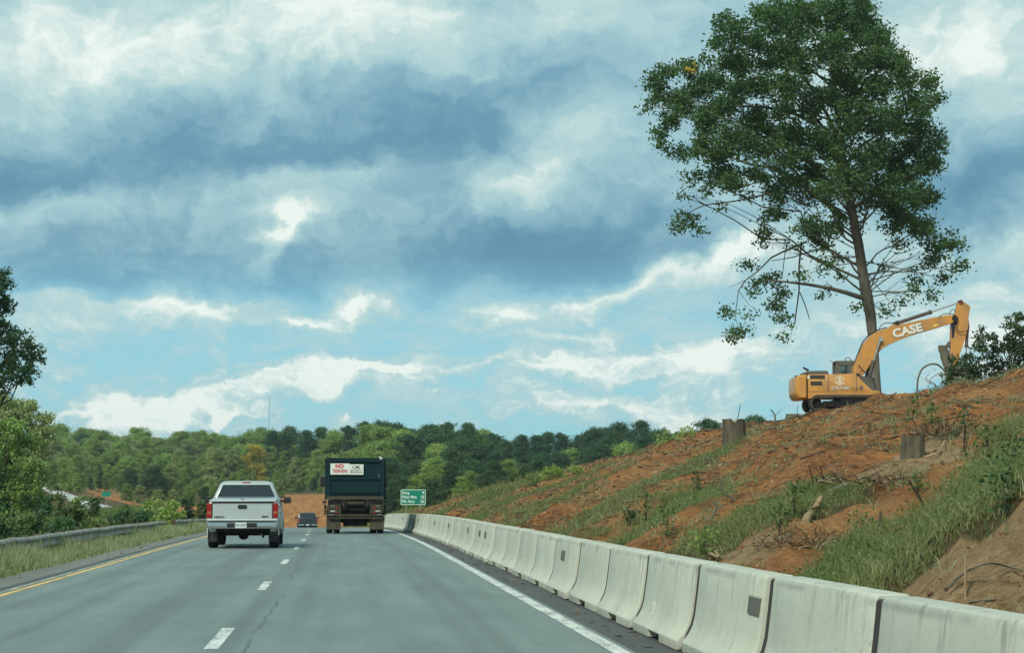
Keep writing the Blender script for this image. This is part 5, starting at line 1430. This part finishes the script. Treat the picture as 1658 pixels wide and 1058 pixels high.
row(205, 470, 24, 338, 92, [('beech_tree', 2), ('broadleaf_tree', 2), ('maple_tree', 1)], 'front', 1.5, 10, 6)
for px, d, ty, k in ((415, 430, 722, 'golden_tree'), (350, 425, 724, 'broadleaf_tree'), (378, 425, 726, 'broadleaf_tree'), (600, 410, 690, 'poplar_tree'), (622, 405, 694, 'poplar_tree'), (645, 420, 692, 'oak_tree'),
                     (762, 250, 764, 'poplar_tree'), (748, 255, 770, 'beech_tree'), (800, 262, 745, 'maple_tree'), (822, 270, 742, 'beech_tree'), (845, 272, 748, 'maple_tree'), (870, 280, 738, 'pine_tree'), (700, 258, 772, 'maple_tree'), (665, 262, 785, 'beech_tree'), (640, 275, 776, 'maple_tree'), (730, 262, 758, 'maple_tree'), (780, 262, 768, 'maple_tree'),
                     (1150, 300, 681, 'pine_tree'), (1140, 300, 690, 'maple_tree'), (1221, 330, 679, 'pine_tree'), (1230, 335, 684, 'pine_tree'), (1208, 330, 690, 'pine_tree'), (1243, 340, 690, 'maple_tree'), (1108, 280, 694, 'oak_tree'),
                     (100, 380, 742, 'poplar_tree'), (125, 400, 735, 'beech_tree'), (84, 360, 748, 'poplar_tree'), (155, 420, 752, 'maple_tree'), (262, 372, 738, 'beech_tree'), (250, 362, 752, 'maple_tree'), (278, 366, 748, 'broadleaf_tree'), (180, 400, 760, 'slender_tree'), (210, 380, 756, 'maple_tree')):
    plant(k, px, d, ty, 'front' if d < 345 else 'middle', 1.1, sink=.3)
# labels that single each tree out by its kind, its row and what stands in front of it
LAND = [(60, 130, 'over the white road at the far left'), (130, 215, 'behind the orange earth bank at left'), (215, 335, 'left of the silver pickup'), (335, 460, 'above the silver pickup'), (460, 526, 'above the small dark pickup'), (526, 622, 'behind the dump truck'), (622, 700, 'above the green distance sign'), (700, 790, 'just right of the green sign'), (790, 900, 'above the far end of the barrier'), (900, 1010, 'over the low end of the red slope'), (1010, 1135, 'over the red slope left of the split stump'), (1135, 1300, 'peeping over the crest near the split stump')]
bag = {}
for root, kind, px, rw in placed:
    land = next((l for a, b, l in LAND if a <= px < b), 'at the left end of the wood')
    bag.setdefault((kind, rw, land), []).append((px, root))
for (kind, rw, land), lst in bag.items():
    lst.sort(key=lambda q: q[0])
    for i, (px, root) in enumerate(lst):
        lab = f'{DESC[kind]} {land}, {rw} row'
        if len(lst) > 1: lab = f'{WORDS[i]} {DESC[kind]} {land}, {rw} row'
        w_ = lab.split()
        if len(w_) > 16: lab = ' '.join(lab.replace('clothed to the ground ', '').split()[:16])
        tag(root, lab, 'tree', 'trees of the wood across the horizon')

# ------------------------------------------------------------------ shrubs
sr = random.Random(9)
def shrub(px, py_top, d, w_px, label, lm='leaf_dark', size=.16, dens=140, name='shrub', group=None, sub=.2, depth=None, n=12):
    p = at(px, py_top, d); gz = Gs(p.x, d)
    h = max(.4, p.z - gz); hw = w_px * d / FPX / 2
    cr = []
    for k in range(n):
        t = sr.random(); zz = gz + h * (.08 + .88 * t) ; q = hw * (1 - .55 * t) * sr.uniform(.2, 1); a = sr.uniform(0, 6.28)
        cr.append((p.x + q * math.cos(a), p.y + q * math.sin(a), zz - .1 * h, max(.14, min(hw, h) * sr.uniform(.22, .42))))
    return local_tree(name, label, (p.x, d, gz), cr, .008 + .007 * h, M[lm], M['bark_dark'], size, dens, sub, cat='shrub', seed=sr.randint(1, 9999), group=group)
GL = 'shrubs along the median behind the guardrail'
for i, (px, ty, d, w_, lm, lab) in enumerate([
    (8, 800, 52, 80, 'leaf_dark', 'dark green shrub at the far left end of the guardrail'), (40, 830, 60, 60, 'weed', 'low leafy shrub behind the left end of the guardrail'),
    (62, 790, 74, 36, 'leaf_dark', 'upright dark shrub just left of the pale road gap'), (118, 812, 64, 54, 'weed', 'loose green shrub in front of the pale road'), (150, 798, 80, 46, 'weed', 'thin tall shrub rising before the orange earth'),
    (100, 838, 58, 66, 'leaf_dark', 'low dark shrub behind the rail below the pale road'), (185, 822, 76, 50, 'leaf_dark', 'dark shrub below the small green sign'), (205, 810, 98, 46, 'weed', 'green shrub right of the small green sign'),
    (95, 776, 150, 26, 'weed', 'thin pale green shrub standing before the top of the white road'), (128, 788, 140, 26, 'leaf_mid', 'green shrub in front of the middle of the white road'), (152, 800, 130, 26, 'weed', 'small shrub in front of the lower end of the white road'), (78, 800, 120, 34, 'leaf_dark', 'dark shrub masking the left side of the white road'),
    (160, 838, 66, 60, 'weed', 'low weedy shrub behind the rail, second gap from the left'), (238, 806, 104, 44, 'leaf_mid', 'bright green shrub with soft top near the pickup'), (262, 802, 110, 36, 'leaf_mid', 'feathery green shrub, tallest of those left of the pickup'),
    (282, 806, 112, 36, 'leaf_light', 'pale feathery shrub beside the tallest feathery one'), (305, 800, 118, 40, 'leaf_dark', 'dark shrub touching the left side of the pickup'), (330, 806, 124, 40, 'weed', 'green shrub half hidden by the pickup mirror'), (225, 832, 84, 60, 'leaf_dark', 'low shrub hanging over the rail before the gap')]):
    shrub(px, ty, d, w_, lab, lm, size=.10 + d * .0011, dens=330 if d < 90 else 220, group=GL, sub=.2, n=18)
# laurel thicket at the right edge, shrubs on the crest
L3 = [(1548, 585, 12), (1560, 592, 14), (1540, 604, 12), (1575, 590, 14), (1585, 560, 12), (1590, 548, 16), (1572, 575, 14), (1600, 570, 20), (1625, 560, 24), (1640, 535, 20), (1655, 520, 18), (1652, 560, 30), (1595, 600, 26), (1625, 598, 28), (1655, 600, 30), (1570, 610, 20), (1550, 600, 14), (1540, 618, 14), (1680, 560, 50), (1700, 600, 50), (1720, 540, 50), (1592, 535, 8), (1608, 545, 10), (1632, 520, 9), (1648, 512, 8)]
p = at(1640, 640, 88); local_tree('laurel_bush', 'large glossy leafed bush at the right edge hiding the digger bucket', (p.x, p.y, Gs(p.x, p.y)), px_lobes(L3, 88, 1.2, rr_, .95), .07, M['leaf_bush'], M['bark_dark'], .17, 300, .16, cat='shrub', seed=31)
p = at(1540, 640, 92); local_tree('green_bush', 'low bright green bush at the foot of the glossy bush', (p.x, p.y, Gs(p.x, p.y)), px_lobes([(1530, 612, 11), (1545, 622, 14), (1560, 625, 14), (1575, 632, 12)], 90, .6, rr_), .03, M['weed'], M['bark_dark'], .12, 300, .12, cat='shrub', seed=32)
p = hit(1500, 700); 
for i, (px, by, ty, w_, lm, lab) in enumerate([(1478, 680, 640, 18, 'weed', 'small yellow green sapling on the crest right of the excavator'), (1508, 690, 650, 20, 'weed', 'slim sapling beside the small yellow green one'), (1560, 740, 640, 34, 'leaf_dark', 'leafy sapling on the slope under the glossy bush'),
      (1598, 752, 672, 40, 'weed', 'wide green sapling on the upper slope near the right edge'), (1640, 760, 690, 36, 'leaf_dark', 'dark sapling on the slope at the right edge'), (1630, 840, 735, 40, 'leaf_dark', 'dark leafy plant by the right edge above the grass'),
      (1075, 720, 696, 40, 'leaf_light', 'pale green bush on the crest left of the split stump'), (1110, 712, 690, 44, 'leaf_light', 'light green bush on the crest nearest the split stump'), (930, 768, 752, 34, 'leaf_light', 'pale bush on the low crest above the barrier'), (895, 778, 754, 44, 'leaf_light', 'pale broad bush at the low end of the crest'), (865, 788, 770, 30, 'weed', 'small green bush at the far end of the slope'),
      (1285, 840, 770, 26, 'weed', 'feathery green plant standing on the middle slope'), (1262, 870, 810, 24, 'weed', 'feathery green plant in front of the first one'), (1045, 850, 782, 26, 'weed', 'wispy green plant above the barrier on the left slope'), (1080, 870, 815, 30, 'weed', 'low wispy plant close behind the barrier'), (1020, 850, 812, 24, 'leaf_dark', 'dark wispy plant at the foot of the left slope'),
      (1130, 800, 760, 26, 'leaf_dark', 'dark green weed clump halfway up the slope'), (1140, 900, 850, 44, 'leaf_light', 'bright green weed clump just behind the barrier'), (1485, 800, 760, 20, 'weed', 'thin weed below the cut stump'), (1395, 870, 830, 26, 'weed', 'leafy weed left of the grassy bank'), (1424, 925, 880, 22, 'weed', 'broad leafed plant in the grass above the barrier')]):
    q = hit(px, by, 12, 240)
    pt = at(px, ty, q.y)
    shrub(px, ty, q.y, w_, lab, lm, size=.05 + q.y * .0011, dens=200 if q.y < 110 else 80, name='wild_plant' if by > 720 else 'shrub', group='plants on the cleared slope', sub=.10 + q.y * .0006, n=9)

# ------------------------------------------------------------------ stumps, logs, stakes
def stump(px, py, wpx, hpx, label, split=False, lean=0., seed=1, d=None, m='bark'):
    rnd = random.Random(seed)
    q = hit(px, py, 12, 170) if d is None else at(px, py, d)
    r = wpx * q.y / FPX / 2; h = hpx * q.y / FPX
    root = empty('tree_stump', (q.x, q.y, q.z)); tag(root, label, 'tree stump', 'tree stumps left on the slope')
    mb = MB(); n = 26; lev = 8; V = []; F = []
    ph = [rnd.uniform(0, 6.28) for _ in range(4)]
    for k in range(lev + 1):
        t = k / lev
        for i in range(n):
            a = 2 * math.pi * i / n
            rr = r * (1 + .06 * math.sin(3 * a + ph[0]) + .04 * math.sin(7 * a + ph[1]) + .03 * math.sin(11 * a + ph[2])) * (1 + .28 * (1 - t) ** 3)
            z = -.5 * h * (1 - t) * 0 + (h + .35) * t - .35
            if k == lev:
                z += rnd.uniform(-.02, .02) * h
                if split: z -= h * .42 * max(0, 1 - abs(math.cos(a) * 1.0 - (-.05)) / .22)
            V.append((rr * math.cos(a) + lean * t * h, rr * math.sin(a), z))
    for k in range(lev):
        for i in range(n): F.append((k * n + i, k * n + (i + 1) % n, (k + 1) * n + (i + 1) % n, (k + 1) * n + i))
    mb.add(V, F); mb.build('bark', M[m], root, smooth=50)
    cp = MB()
    top = V[-n:]
    if split:
        # the cut face sags into the split: rows of the cap follow the rim
        cp.add([(p[0] * .985, p[1] * .985, p[2] - .01) for p in top], [(i, (i + 1) % n, (n - 1 - i - 1) % n, (n - 1 - i) % n) for i in range(n // 2 - 1)])
    else:
        cp.add([(p[0] * .985 + lean * .0, p[1] * .985, p[2] - .012) for p in top] + [(lean * h, 0, h - .01)], [(i, (i + 1) % n, n) for i in range(n)])
    cp.build('cut_face', M['wood_cut'], root)
    return root
M['stump_bark'] = mat('old_stump_bark', None, .9, spec=.2, fn=f_bark((.055, .05, .035), (.15, .13, .09), 9))
stump(1190, 721, 36, 42, 'tall split stump with two points standing against the sky', True, -.06, 4, m='stump_bark')
stump(1478, 738, 38, 32, 'squat sawn stump on the slope below the excavator', False, .05, 6, m='stump_bark')
stump(1282, 676, 22, 5, 'low grey stump on the skyline left of the excavator track', False, .3, 8, d=103, m='bark')

def stick(name, pts, r, label, cat, m='bark_pale', seg=8, group=None, twigs=(), r1=None):
    P = [Vector(p) for p in pts]
    if len(P) > 2:       # round the bends and let the stick wander a little
        rnd_ = random.Random(len(label)); Q = []
        for i in range((len(P) - 1) * 5 + 1):
            t = i / 5; k = min(int(t), len(P) - 2); f = t - k
            p0, p1, p2, p3 = P[max(k - 1, 0)], P[k], P[k + 1], P[min(k + 2, len(P) - 1)]
            q_ = .5 * ((2 * p1) + (p2 - p0) * f + (2 * p0 - 5 * p1 + 4 * p2 - p3) * f * f + (3 * p1 - p0 - 3 * p2 + p3) * f ** 3)
            Q.append(q_ + Vector([rnd_.uniform(-1, 1) for _ in range(3)]) * r * .13)
        P = Q
    b = P[0].copy()
    root = empty(name, tuple(b)); tag(root, label, cat, group)
    r1 = r * .6 if r1 is None else r1
    n = len(P)
    mb = MB().tube([p - b for p in P], [r + (r1 - r) * i / (n - 1) for i in range(n)], seg)
    for tw, tr in twigs: mb.tube([Vector(p) - b for p in tw], [tr, tr * .4] if len(tw) == 2 else [tr * (1 - .6 * i / (len(tw) - 1)) for i in range(len(tw))], 5)
    o = mb.build(name, M[m], None, smooth=60)
    o.location = b; tag(o, label, cat, group); bpy.data.objects.remove(root)
    return o
def px_path(ps, d): return [at(x, y, d) for x, y in ps]
def gp(x, y, up=.04):
    q = hit(x, y, 10, 170); return (q.x, q.y, q.z + up)
stick('log', [gp(1303, 853), gp(1312, 842, .08), gp(1322, 832, .12), gp(1329, 823, .16)], .07, 'pale split log lying on the slope above the orange earth', 'log', 'wood_cut', r1=.045)
stick('log', [gp(1338, 807), gp(1350, 800), gp(1372, 790)], .06, 'whitish fallen log in the green slope left of the sawn stump', 'log', 'bark_pale')
stick('log', [gp(1500, 745, .05), gp(1516, 741, .06), gp(1524, 732, .05), (gp(1530, 724, .1))], .03, 'bent tan branch lying right of the sawn stump', 'branch', 'wood_cut')
stick('stake', [gp(1563, 962, -.1), (Vector(gp(1563, 962)) + Vector((.005, 0, .20)))], .012, 'pale upright stake in the tan earth mound', 'stake', 'wood_cut', r1=.011)
stick('branch', [gp(1535, 965, .02), gp(1560, 950, .05), gp(1600, 940, .05), gp(1640, 932, .04), gp(1657, 934, .02)], .011, 'long grey root lying across the tan earth mound', 'branch', 'bark')
stick('branch', [gp(1570, 984, .01), gp(1596, 990, .02), gp(1615, 990, .02)], .010, 'dark bent branch at the foot of the tan mound', 'branch', 'bark')
stick('log', [gp(1462, 925, .05), gp(1480, 918, .05), gp(1500, 910, .05), gp(1520, 903, .06)], .012, 'thin dark fallen log in the grass beside the tan mound', 'log', 'bark_dark')
stick('log', [gp(1150, 925 - 20, .05), gp(1165, 912, .05), gp(1158, 900, .04)], .03, 'short pale stick leaning behind the barrier', 'branch', 'wood_cut')
q = Vector(gp(1500, 822)); 
stick('sapling_stem', [q + Vector((0, 0, -.1)), at(1488, 805, q.y), at(1478, 790, q.y), at(1472, 778, q.y)], .022, 'dark broken stem leaning left before the orange gully', 'stem', 'bark_dark')
q = Vector(gp(1424, 862)); stick('stake', [q, q + Vector((.02, 0, .22))], .03, 'short weathered post in the grass above the barrier', 'stake', 'stump_bark')
for a, b, c, lab in ((1150, 850, 1170, 'bare grey sapling leaning on the left slope'), (1190, 815, 1178, 'thin bare stem above the leaning grey sapling')):
    q = Vector(gp(a, b)); d = q.y
    stick('bare_sapling', [q, at(c - 12, b - 22, d), at(c - 8, b - 42, d)], .024, lab, 'sapling', 'bark', twigs=[([at(c - 12, b - 22, d), at(c + 2, b - 34, d)], .02), ([at(c - 10, b - 30, d), at(c - 24, b - 44, d)], .016)])
q = at(1193, 677, 88); stick('thin_pole', [at(1193, 684, 87.6), at(1199, 655, 87.6)], .018, 'thin dark rod sticking up from the split stump', 'rod', 'bark_dark', r1=.014)
dK = 104
stick('bare_branch', [at(1256, 686, dK), at(1254, 672, dK), at(1248, 664, dK)], .05, 'dead snag on the skyline left of the excavator', 'branch', 'bark', twigs=[([at(1254, 674, dK), at(1262, 668, dK), at(1266, 662, dK)], .02), ([at(1253, 674, dK), at(1246, 674, dK)], .015), ([at(1262, 668, dK), at(1258, 664, dK)], .012)])
stick('bare_branch', [at(1292, 674, dK), at(1291, 665, dK), at(1292, 656, dK)], .02, 'short twig standing just left of the excavator track', 'branch', 'bark')
dB = 99
stick('curved_branch', [at(1486, 646, dB), at(1485, 630, dB), at(1487, 612, dB), at(1494, 597, dB), at(1508, 590, dB), at(1520, 592, dB), at(1530, 602, dB), at(1538, 610, dB)], .045, 'bare branch arching over the brush pile like a hoop', 'branch', 'bark', r1=.05,
      twigs=[([at(1538, 608, dB), at(1522, 604, dB), at(1508, 612, dB), at(1504, 625, dB)], .03), ([at(1506, 622, dB), at(1492, 612, dB)], .015), ([at(1504, 606, dB), at(1498, 614, dB), at(1510, 624, dB)], .018), ([at(1487, 632, dB), at(1503, 636, dB)], .02), ([at(1486, 614, dB), at(1476, 608, dB)], .012), ([at(1515, 600, dB), at(1510, 596, dB)], .012)])
stick('root_chunk', [at(1449, 650, 103), at(1458, 648, 103), at(1464, 645, 103), at(1470, 636, 103), at(1476, 638, 103), at(1480, 648, 103)], .08, 'reddish root hump on the crest right of the trunk', 'root', 'rootm', r1=.05) if 'rootm' in M else None
dL = 104.5
lg = [at(1538, 612, dL), at(1536, 598, dL), at(1531, 580, dL), at(1526, 560, dL)]
b0 = Vector(lg[0]); b0.z = Gs(b0.x, b0.y)
stick('upright_log', [b0] + lg, .24, 'grey broken trunk standing beside the digger arm', 'log', 'bark', r1=.26, twigs=[([at(1531, 580, dL), at(1542, 574, dL), at(1545, 582, dL)], .10), ([at(1528, 566, dL), at(1533, 558, dL)], .12)])

# ------------------------------------------------------------------ brush pile: a heap of dead twigs
def brush(name, cx, label, n, rx, rz_, L, seed, m='stick', rad=.016):
    rnd = random.Random(seed); mb = MB()
    for k in range(n):
        a = rnd.uniform(0, 6.28); q = rnd.random() ** .6
        z = abs(rnd.gauss(0, .5)) * rz_ * (1 - q * .6)
        p = Vector((rx * q * math.cos(a), rx * .7 * q * math.sin(a), min(z, rz_)))
        d = Vector((rnd.uniform(-1, 1), rnd.uniform(-1, 1), rnd.uniform(-.4, .6))).normalized() * L * rnd.uniform(.4, 1)
        mb.tube(curve_pts(p, p + d, 3, .08, .08, rnd), [rad, rad * .8, rad * .6, rad * .3], 4)
    o = mb.build(name, M[m]); o.location = cx
    tag(o, label, 'brush pile'); return o
p = at(1520, 640, 97); p.z = Gs(p.x, p.y); brush('brush_pile', p, 'tangled heap of dead brush under the digger arm', 700, 1.25, 1.15, .9, 4, rad=.022)
p = Vector(gp(1530, 712)); brush('brush_pile', p, 'flat heap of grey twigs on the slope right of the sawn stump', 220, .9, .25, .5, 5, rad=.010)
p = Vector(gp(1400, 790)); brush('brush_pile', p, 'grey brush on the slope around the whitish log', 140, 1.3, .2, .5, 6, rad=.010)
p = Vector(gp(1320, 895)); brush('brush_pile', p, 'grey twiggy litter left of the grassy bank by the barrier', 200, .9, .2, .4, 8, rad=.008)

# ------------------------------------------------------------------ loose ground cover (nobody could count it)
def on_slope(n, smin, smax, d0, d1, weight, rng, bias=1.6):
    """random points on the ground, thinned by weight(zone, s, d)"""
    out = []
    while len(out) < n:
        k = 20000
        d = d0 + (d1 - d0) * rng.random(k) ** bias; s = rng.uniform(smin, smax, k)
        x = s + rcx(d); zc = zone(x, d)
        keep = rng.random(k) < weight(zc, s, d, x)
        out += list(np.stack([x[keep], d[keep]], 1))
        if not keep.any(): break
    P = np.array(out[:n]); z = G(P[:, 0], P[:, 1])
    return np.column_stack([P, z])
def blades(P, per, h, w, spread, rng, lean=.35):
    """tufts of grass: 'per' tapering blades around each point, each blade a bent two-step ribbon"""
    n = len(P) * per
    B_ = np.repeat(P, per, 0) + np.column_stack([rng.normal(size=n) * spread, rng.normal(size=n) * spread, np.full(n, -.03)])
    hh = np.repeat(h if np.ndim(h) else np.full(len(P), h), per) * rng.uniform(.5, 1.15, n)
    a = rng.uniform(0, 2 * np.pi, n); side = np.column_stack([np.cos(a), np.sin(a), np.zeros(n)])
    ln = rng.normal(size=(n, 2)) * lean
    tip = np.column_stack([ln[:, 0] * hh, ln[:, 1] * hh, hh])
    mid = np.column_stack([ln[:, 0] * hh * .25, ln[:, 1] * hh * .25, hh * .55])
    ww = (w if np.ndim(w) == 0 else np.repeat(w, per)[:, None]) * rng.uniform(.6, 1.2, n)[:, None]
    V = np.stack([B_ - side * ww / 2, B_ + side * ww / 2, B_ + mid + side * ww * .4, B_ + mid - side * ww * .4, B_ + tip + side * ww * .06, B_ + tip - side * ww * .06], 1)
    i = np.arange(n)[:, None] * 6
    F = np.concatenate([i + [0, 1, 2, 3], i + [3, 2, 4, 5]], 0)
    return V.reshape(-1, 3), F
rg = np.random.default_rng(77)
def jn(x, y, f): return vnoise(x * f, y * f)
# verge on the left
P = on_slope(5200, -7.0, -5.95, 27, 120, lambda z, s, d, x: np.clip(.15 + 1.5 * (jn(x, d, .6) - .2), 0, 1) * (.35 + .65 * np.clip((-s - 5.9) / .5, 0, 1)), rg, 1.5)
hh = .16 + .34 * np.clip((-(P[:, 0] - rcx(P[:, 1])) - 5.95) / .7, 0, 1) * (.6 + .8 * jn(P[:, 0], P[:, 1], .5))
V, F = blades(P, 9, hh, .010 + P[:, 1] * .00022, .05, rg, .28)
tag(link('verge_grass', np_mesh('verge_grass', V, F), M['grass_dry']), 'tall pale dry grass between the shoulder and the guardrail', 'grass', kind='stuff')
P = on_slope(2600, -7.0, -6.0, 27, 120, lambda z, s, d, x: np.clip(2.2 * (jn(x + 9, d, .45) - .45), 0, 1), rg, 1.5)
V, F = blades(P, 8, .20, .014 + P[:, 1] * .0002, .07, rg, .5)
tag(link('verge_weeds', np_mesh('verge_weeds', V, F), M['grass_green']), 'low green weeds among the dry verge grass', 'weeds', kind='stuff')
P = on_slope(5000, -19, -7.1, 30, 230, lambda z, s, d, x: np.clip(.5 + (jn(x, d, .3) - .3), 0, 1), rg, 1.2)
V, F = blades(P, 7, .55, .02 + P[:, 1] * .0003, .14, rg, .35)
tag(link('median_weeds', np_mesh('median_weeds', V, F), M['weed']), 'rank green weeds filling the median behind the guardrail', 'weeds', kind='stuff')
# slope
def wg(z, s, d, x):
    return np.clip((z[:, 0] - .45) * 1.5 + (jn(x, d, .5) - .5) * 1.2, 0, 1) * np.clip(2.6 * (jn(x + 3, d, 1.3) - .28), .05, 1) * (s > 4.1)
P = on_slope(8500, 4.1, 26, 12, 135, wg, rg, 1.5)
V, F = blades(P, 13, .09 + .19 * jn(P[:, 0], P[:, 1], .7), .006 + P[:, 1] * .00014, .12, rg, .65)
tag(link('slope_grass', np_mesh('slope_grass', V, F), M['grass_green']), 'rough green grass in patches on the cleared slope', 'grass', kind='stuff')
P = on_slope(4500, 4.1, 24, 12, 130, lambda z, s, d, x: np.clip(z[:, 0] * .5 + .2 + (jn(x, d, .4) - .5), 0, 1), rg, 1.4)
V, F = blades(P, 6, .09 + .22 * jn(P[:, 0] + 5, P[:, 1], .6), .008 + P[:, 1] * .00022, .10, rg, .8)
tag(link('dry_stalks', np_mesh('dry_stalks', V, F), M['grass_dry']), 'dry straw coloured stalks scattered over the slope', 'dry grass', kind='stuff')
P = on_slope(2200, 4.2, 22, 120, 290, lambda z, s, d, x: np.clip(z[:, 0] * .9 - .1 + (jn(x, d, .3) - .5) + (12 - s) * .04, 0, 1) * (s < 17), rg, 1.0)
V, F = blades(P, 6, .5, .06, .3, rg, .5)
tag(link('far_slope_grass', np_mesh('far_slope_grass', V, F), M['grass_green']), 'green growth along the far foot of the slope', 'grass', kind='stuff')
P = on_slope(5200, 4.1, 22, 12, 120, lambda z, s, d, x: np.clip(z[:, 0] * 1.2 + (jn(x, d, .35) - .6) * 1.6 - .5, 0, 1), rg, 1.5)
C = np.repeat(P, 7, 0) + rg.normal(size=(len(P) * 7, 3)) * (.09, .09, .05) + (0, 0, .12)
V, F = leaf_quads(C, .032 + C[:, 1][:, None] * .0006, rng=rg)
tag(link('slope_weeds', np_mesh('slope_weeds', V, F), M['weed']), 'low leafy weeds creeping over the lower slope', 'weeds', kind='stuff')
# sticks and clods
def rods(P, L, r, rng, m, name, label, cat, flat=.25, along=None):
    n = len(P)
    d = rng.normal(size=(n, 3)) * (1, 1, flat)
    if along is not None: d = d * .6 + np.array(along)[None] * rng.choice([-1, 1], n)[:, None]
    d /= np.linalg.norm(d, axis=1)[:, None]
    # keep the stick on the slope
    e = .3; gx = (G(P[:, 0] + e, P[:, 1]) - G(P[:, 0] - e, P[:, 1])) / (2 * e); gy = (G(P[:, 0], P[:, 1] + e) - G(P[:, 0], P[:, 1] - e)) / (2 * e)
    d[:, 2] = d[:, 2] * .5 + np.clip(d[:, 0] * gx + d[:, 1] * gy, -1, 1)
    u = np.cross(d, [0, 0, 1.]); u /= np.linalg.norm(u, axis=1)[:, None] + 1e-9; v = np.cross(u, d)
    LL = (L * rng.uniform(.3, 1.2, n) ** 1.3)[:, None]; rr = (r * rng.uniform(.5, 1.3, n))[:, None]
    c0 = P + (0, 0, .03) - d * LL / 2; c1 = P + (0, 0, .03) + d * LL / 2 + u * LL * .06
    A = [c0 + u * rr, c0 - u * rr * .5 + v * rr * .87, c0 - u * rr * .5 - v * rr * .87]
    B_ = [c1 + u * rr * .5, c1 - u * rr * .25 + v * rr * .43, c1 - u * rr * .25 - v * rr * .43]
    V = np.stack(A + B_, 1).reshape(-1, 3); i = np.arange(n)[:, None] * 6
    F = np.concatenate([i + [0, 1, 4, 3], i + [1, 2, 5, 4], i + [2, 0, 3, 5]], 0)
    return tag(link(name, np_mesh(name, V, F), m), label, cat, kind='stuff')
P = on_slope(32000, 4.2, 27, 12, 170, lambda z, s, d, x: np.clip(.42 + (jn(x, d, .5) - .5) * 1.1 - z[:, 1] * .3 - z[:, 2] * .3, .015, 1), rg, 1.3)
rods(P, .18 + P[:, 1] * .0045, .003 + P[:, 1] * .00010, rg, M['stick'], 'wood_debris', 'broken twigs and root pieces strewn over the cleared slope', 'debris', along=(.18, .5, 0))
P = on_slope(260, 4.3, 26, 26, 140, lambda z, s, d, x: np.clip(.5 + z[:, 0] * .2, 0, 1), rg, 1.3)
rods(P, 1.3 + P[:, 1] * .008, .018 + P[:, 1] * .0002, rg, M['stick'], 'dead_branches', 'longer dead branches lying about the slope', 'debris', along=(.2, .3, 0))
P = on_slope(16000, 3.95, 27, 10, 170, lambda z, s, d, x: np.clip(.55 - z[:, 0] * .35 + z[:, 2] * .3 + (jn(x, d, .6) - .5), 0, 1), rg, 1.5)
n = len(P); sz = (.008 + P[:, 1] * .0006) * (.4 + 1.5 * rg.random(n) ** 3)
o8 = np.array([(1, 0, 0), (-1, 0, 0), (0, 1, 0), (0, -1, 0), (0, 0, 1), (0, 0, -1)], float)
V = (P[:, None] + (o8[None] + rg.normal(size=(n, 6, 3)) * .3) * sz[:, None, None] * (1.2, 1.2, .8)).reshape(-1, 3)
i = np.arange(n)[:, None] * 6
F = np.concatenate([i + f for f in ([0, 2, 4], [2, 1, 4], [1, 3, 4], [3, 0, 4], [2, 0, 5], [1, 2, 5], [3, 1, 5], [0, 3, 5])], 0)
tag(link('dirt_clods', np_mesh('dirt_clods', V, F), M['clod']), 'clods of red and brown earth scattered over the slope', 'earth', kind='stuff')
# tall stems poking out of the verge and small litter on the asphalt
P = on_slope(260, -7.3, -6.4, 30, 110, lambda z, s, d, x: np.clip(.6 + 0 * s, 0, 1), rg, 1.4)
V, F = blades(P, 2, .85, .012 + P[:, 1] * .0002, .04, rg, .18)
tag(link('weed_stems', np_mesh('weed_stems', V, F), M['weed']), 'tall dark weed stems standing before the rail', 'weeds', kind='stuff')
k = 150; d = 16 + 60 * rg.random(k) ** 1.6; s = np.where(rg.random(k) < .75, rg.uniform(2.75, 3.12, k), rg.uniform(-5.9, -5.3, k))
P = np.column_stack([s + rcx(d), d, rz(d) - .01])
rods(P, .12 + 0 * d, .006 + d * .00008, rg, M['stick'], 'road_litter', 'bits of bark and grit along the road edges', 'litter', flat=.05)
# radio mast far behind the wood
mp = at(435.5, 700, 760); mh = at(435.5, 642, 760)
mm = MB().cyl((0, 0, 0), (0, 0, mh.z - 5), .11, .07, seg=6)
mo = mm.build('radio_mast', M['galv_old']); mo.location = (mp.x, 760, 5); tag(mo, 'very thin radio mast rising over the wood above the pickup', 'radio mast')

# ------------------------------------------------------------------ the air between here and the wood
hz = bpy.data.materials.new('haze'); hz.use_nodes = True
hz.node_tree.nodes.clear()
_h = NT(hz.node_tree)
pv = _h.node('ShaderNodeVolumePrincipled', {'Color': (.80, .90, .95, 1), 'Density': .00017, 'Anisotropy': .2})
ho = _h.node('ShaderNodeOutputMaterial'); hz.node_tree.links.new(pv.outputs[0], ho.inputs['Volume'])
ztop = mh.z + 1.5; zlow = float(ZZ.min()) - 1
tag(MB().box((0, 1270, (ztop + zlow) / 2), (3500, 2800, ztop - zlow)).build('haze', hz), 'faint pale haze over the whole valley', 'haze', kind='stuff')
SC.cycles.volume_bounces = 0
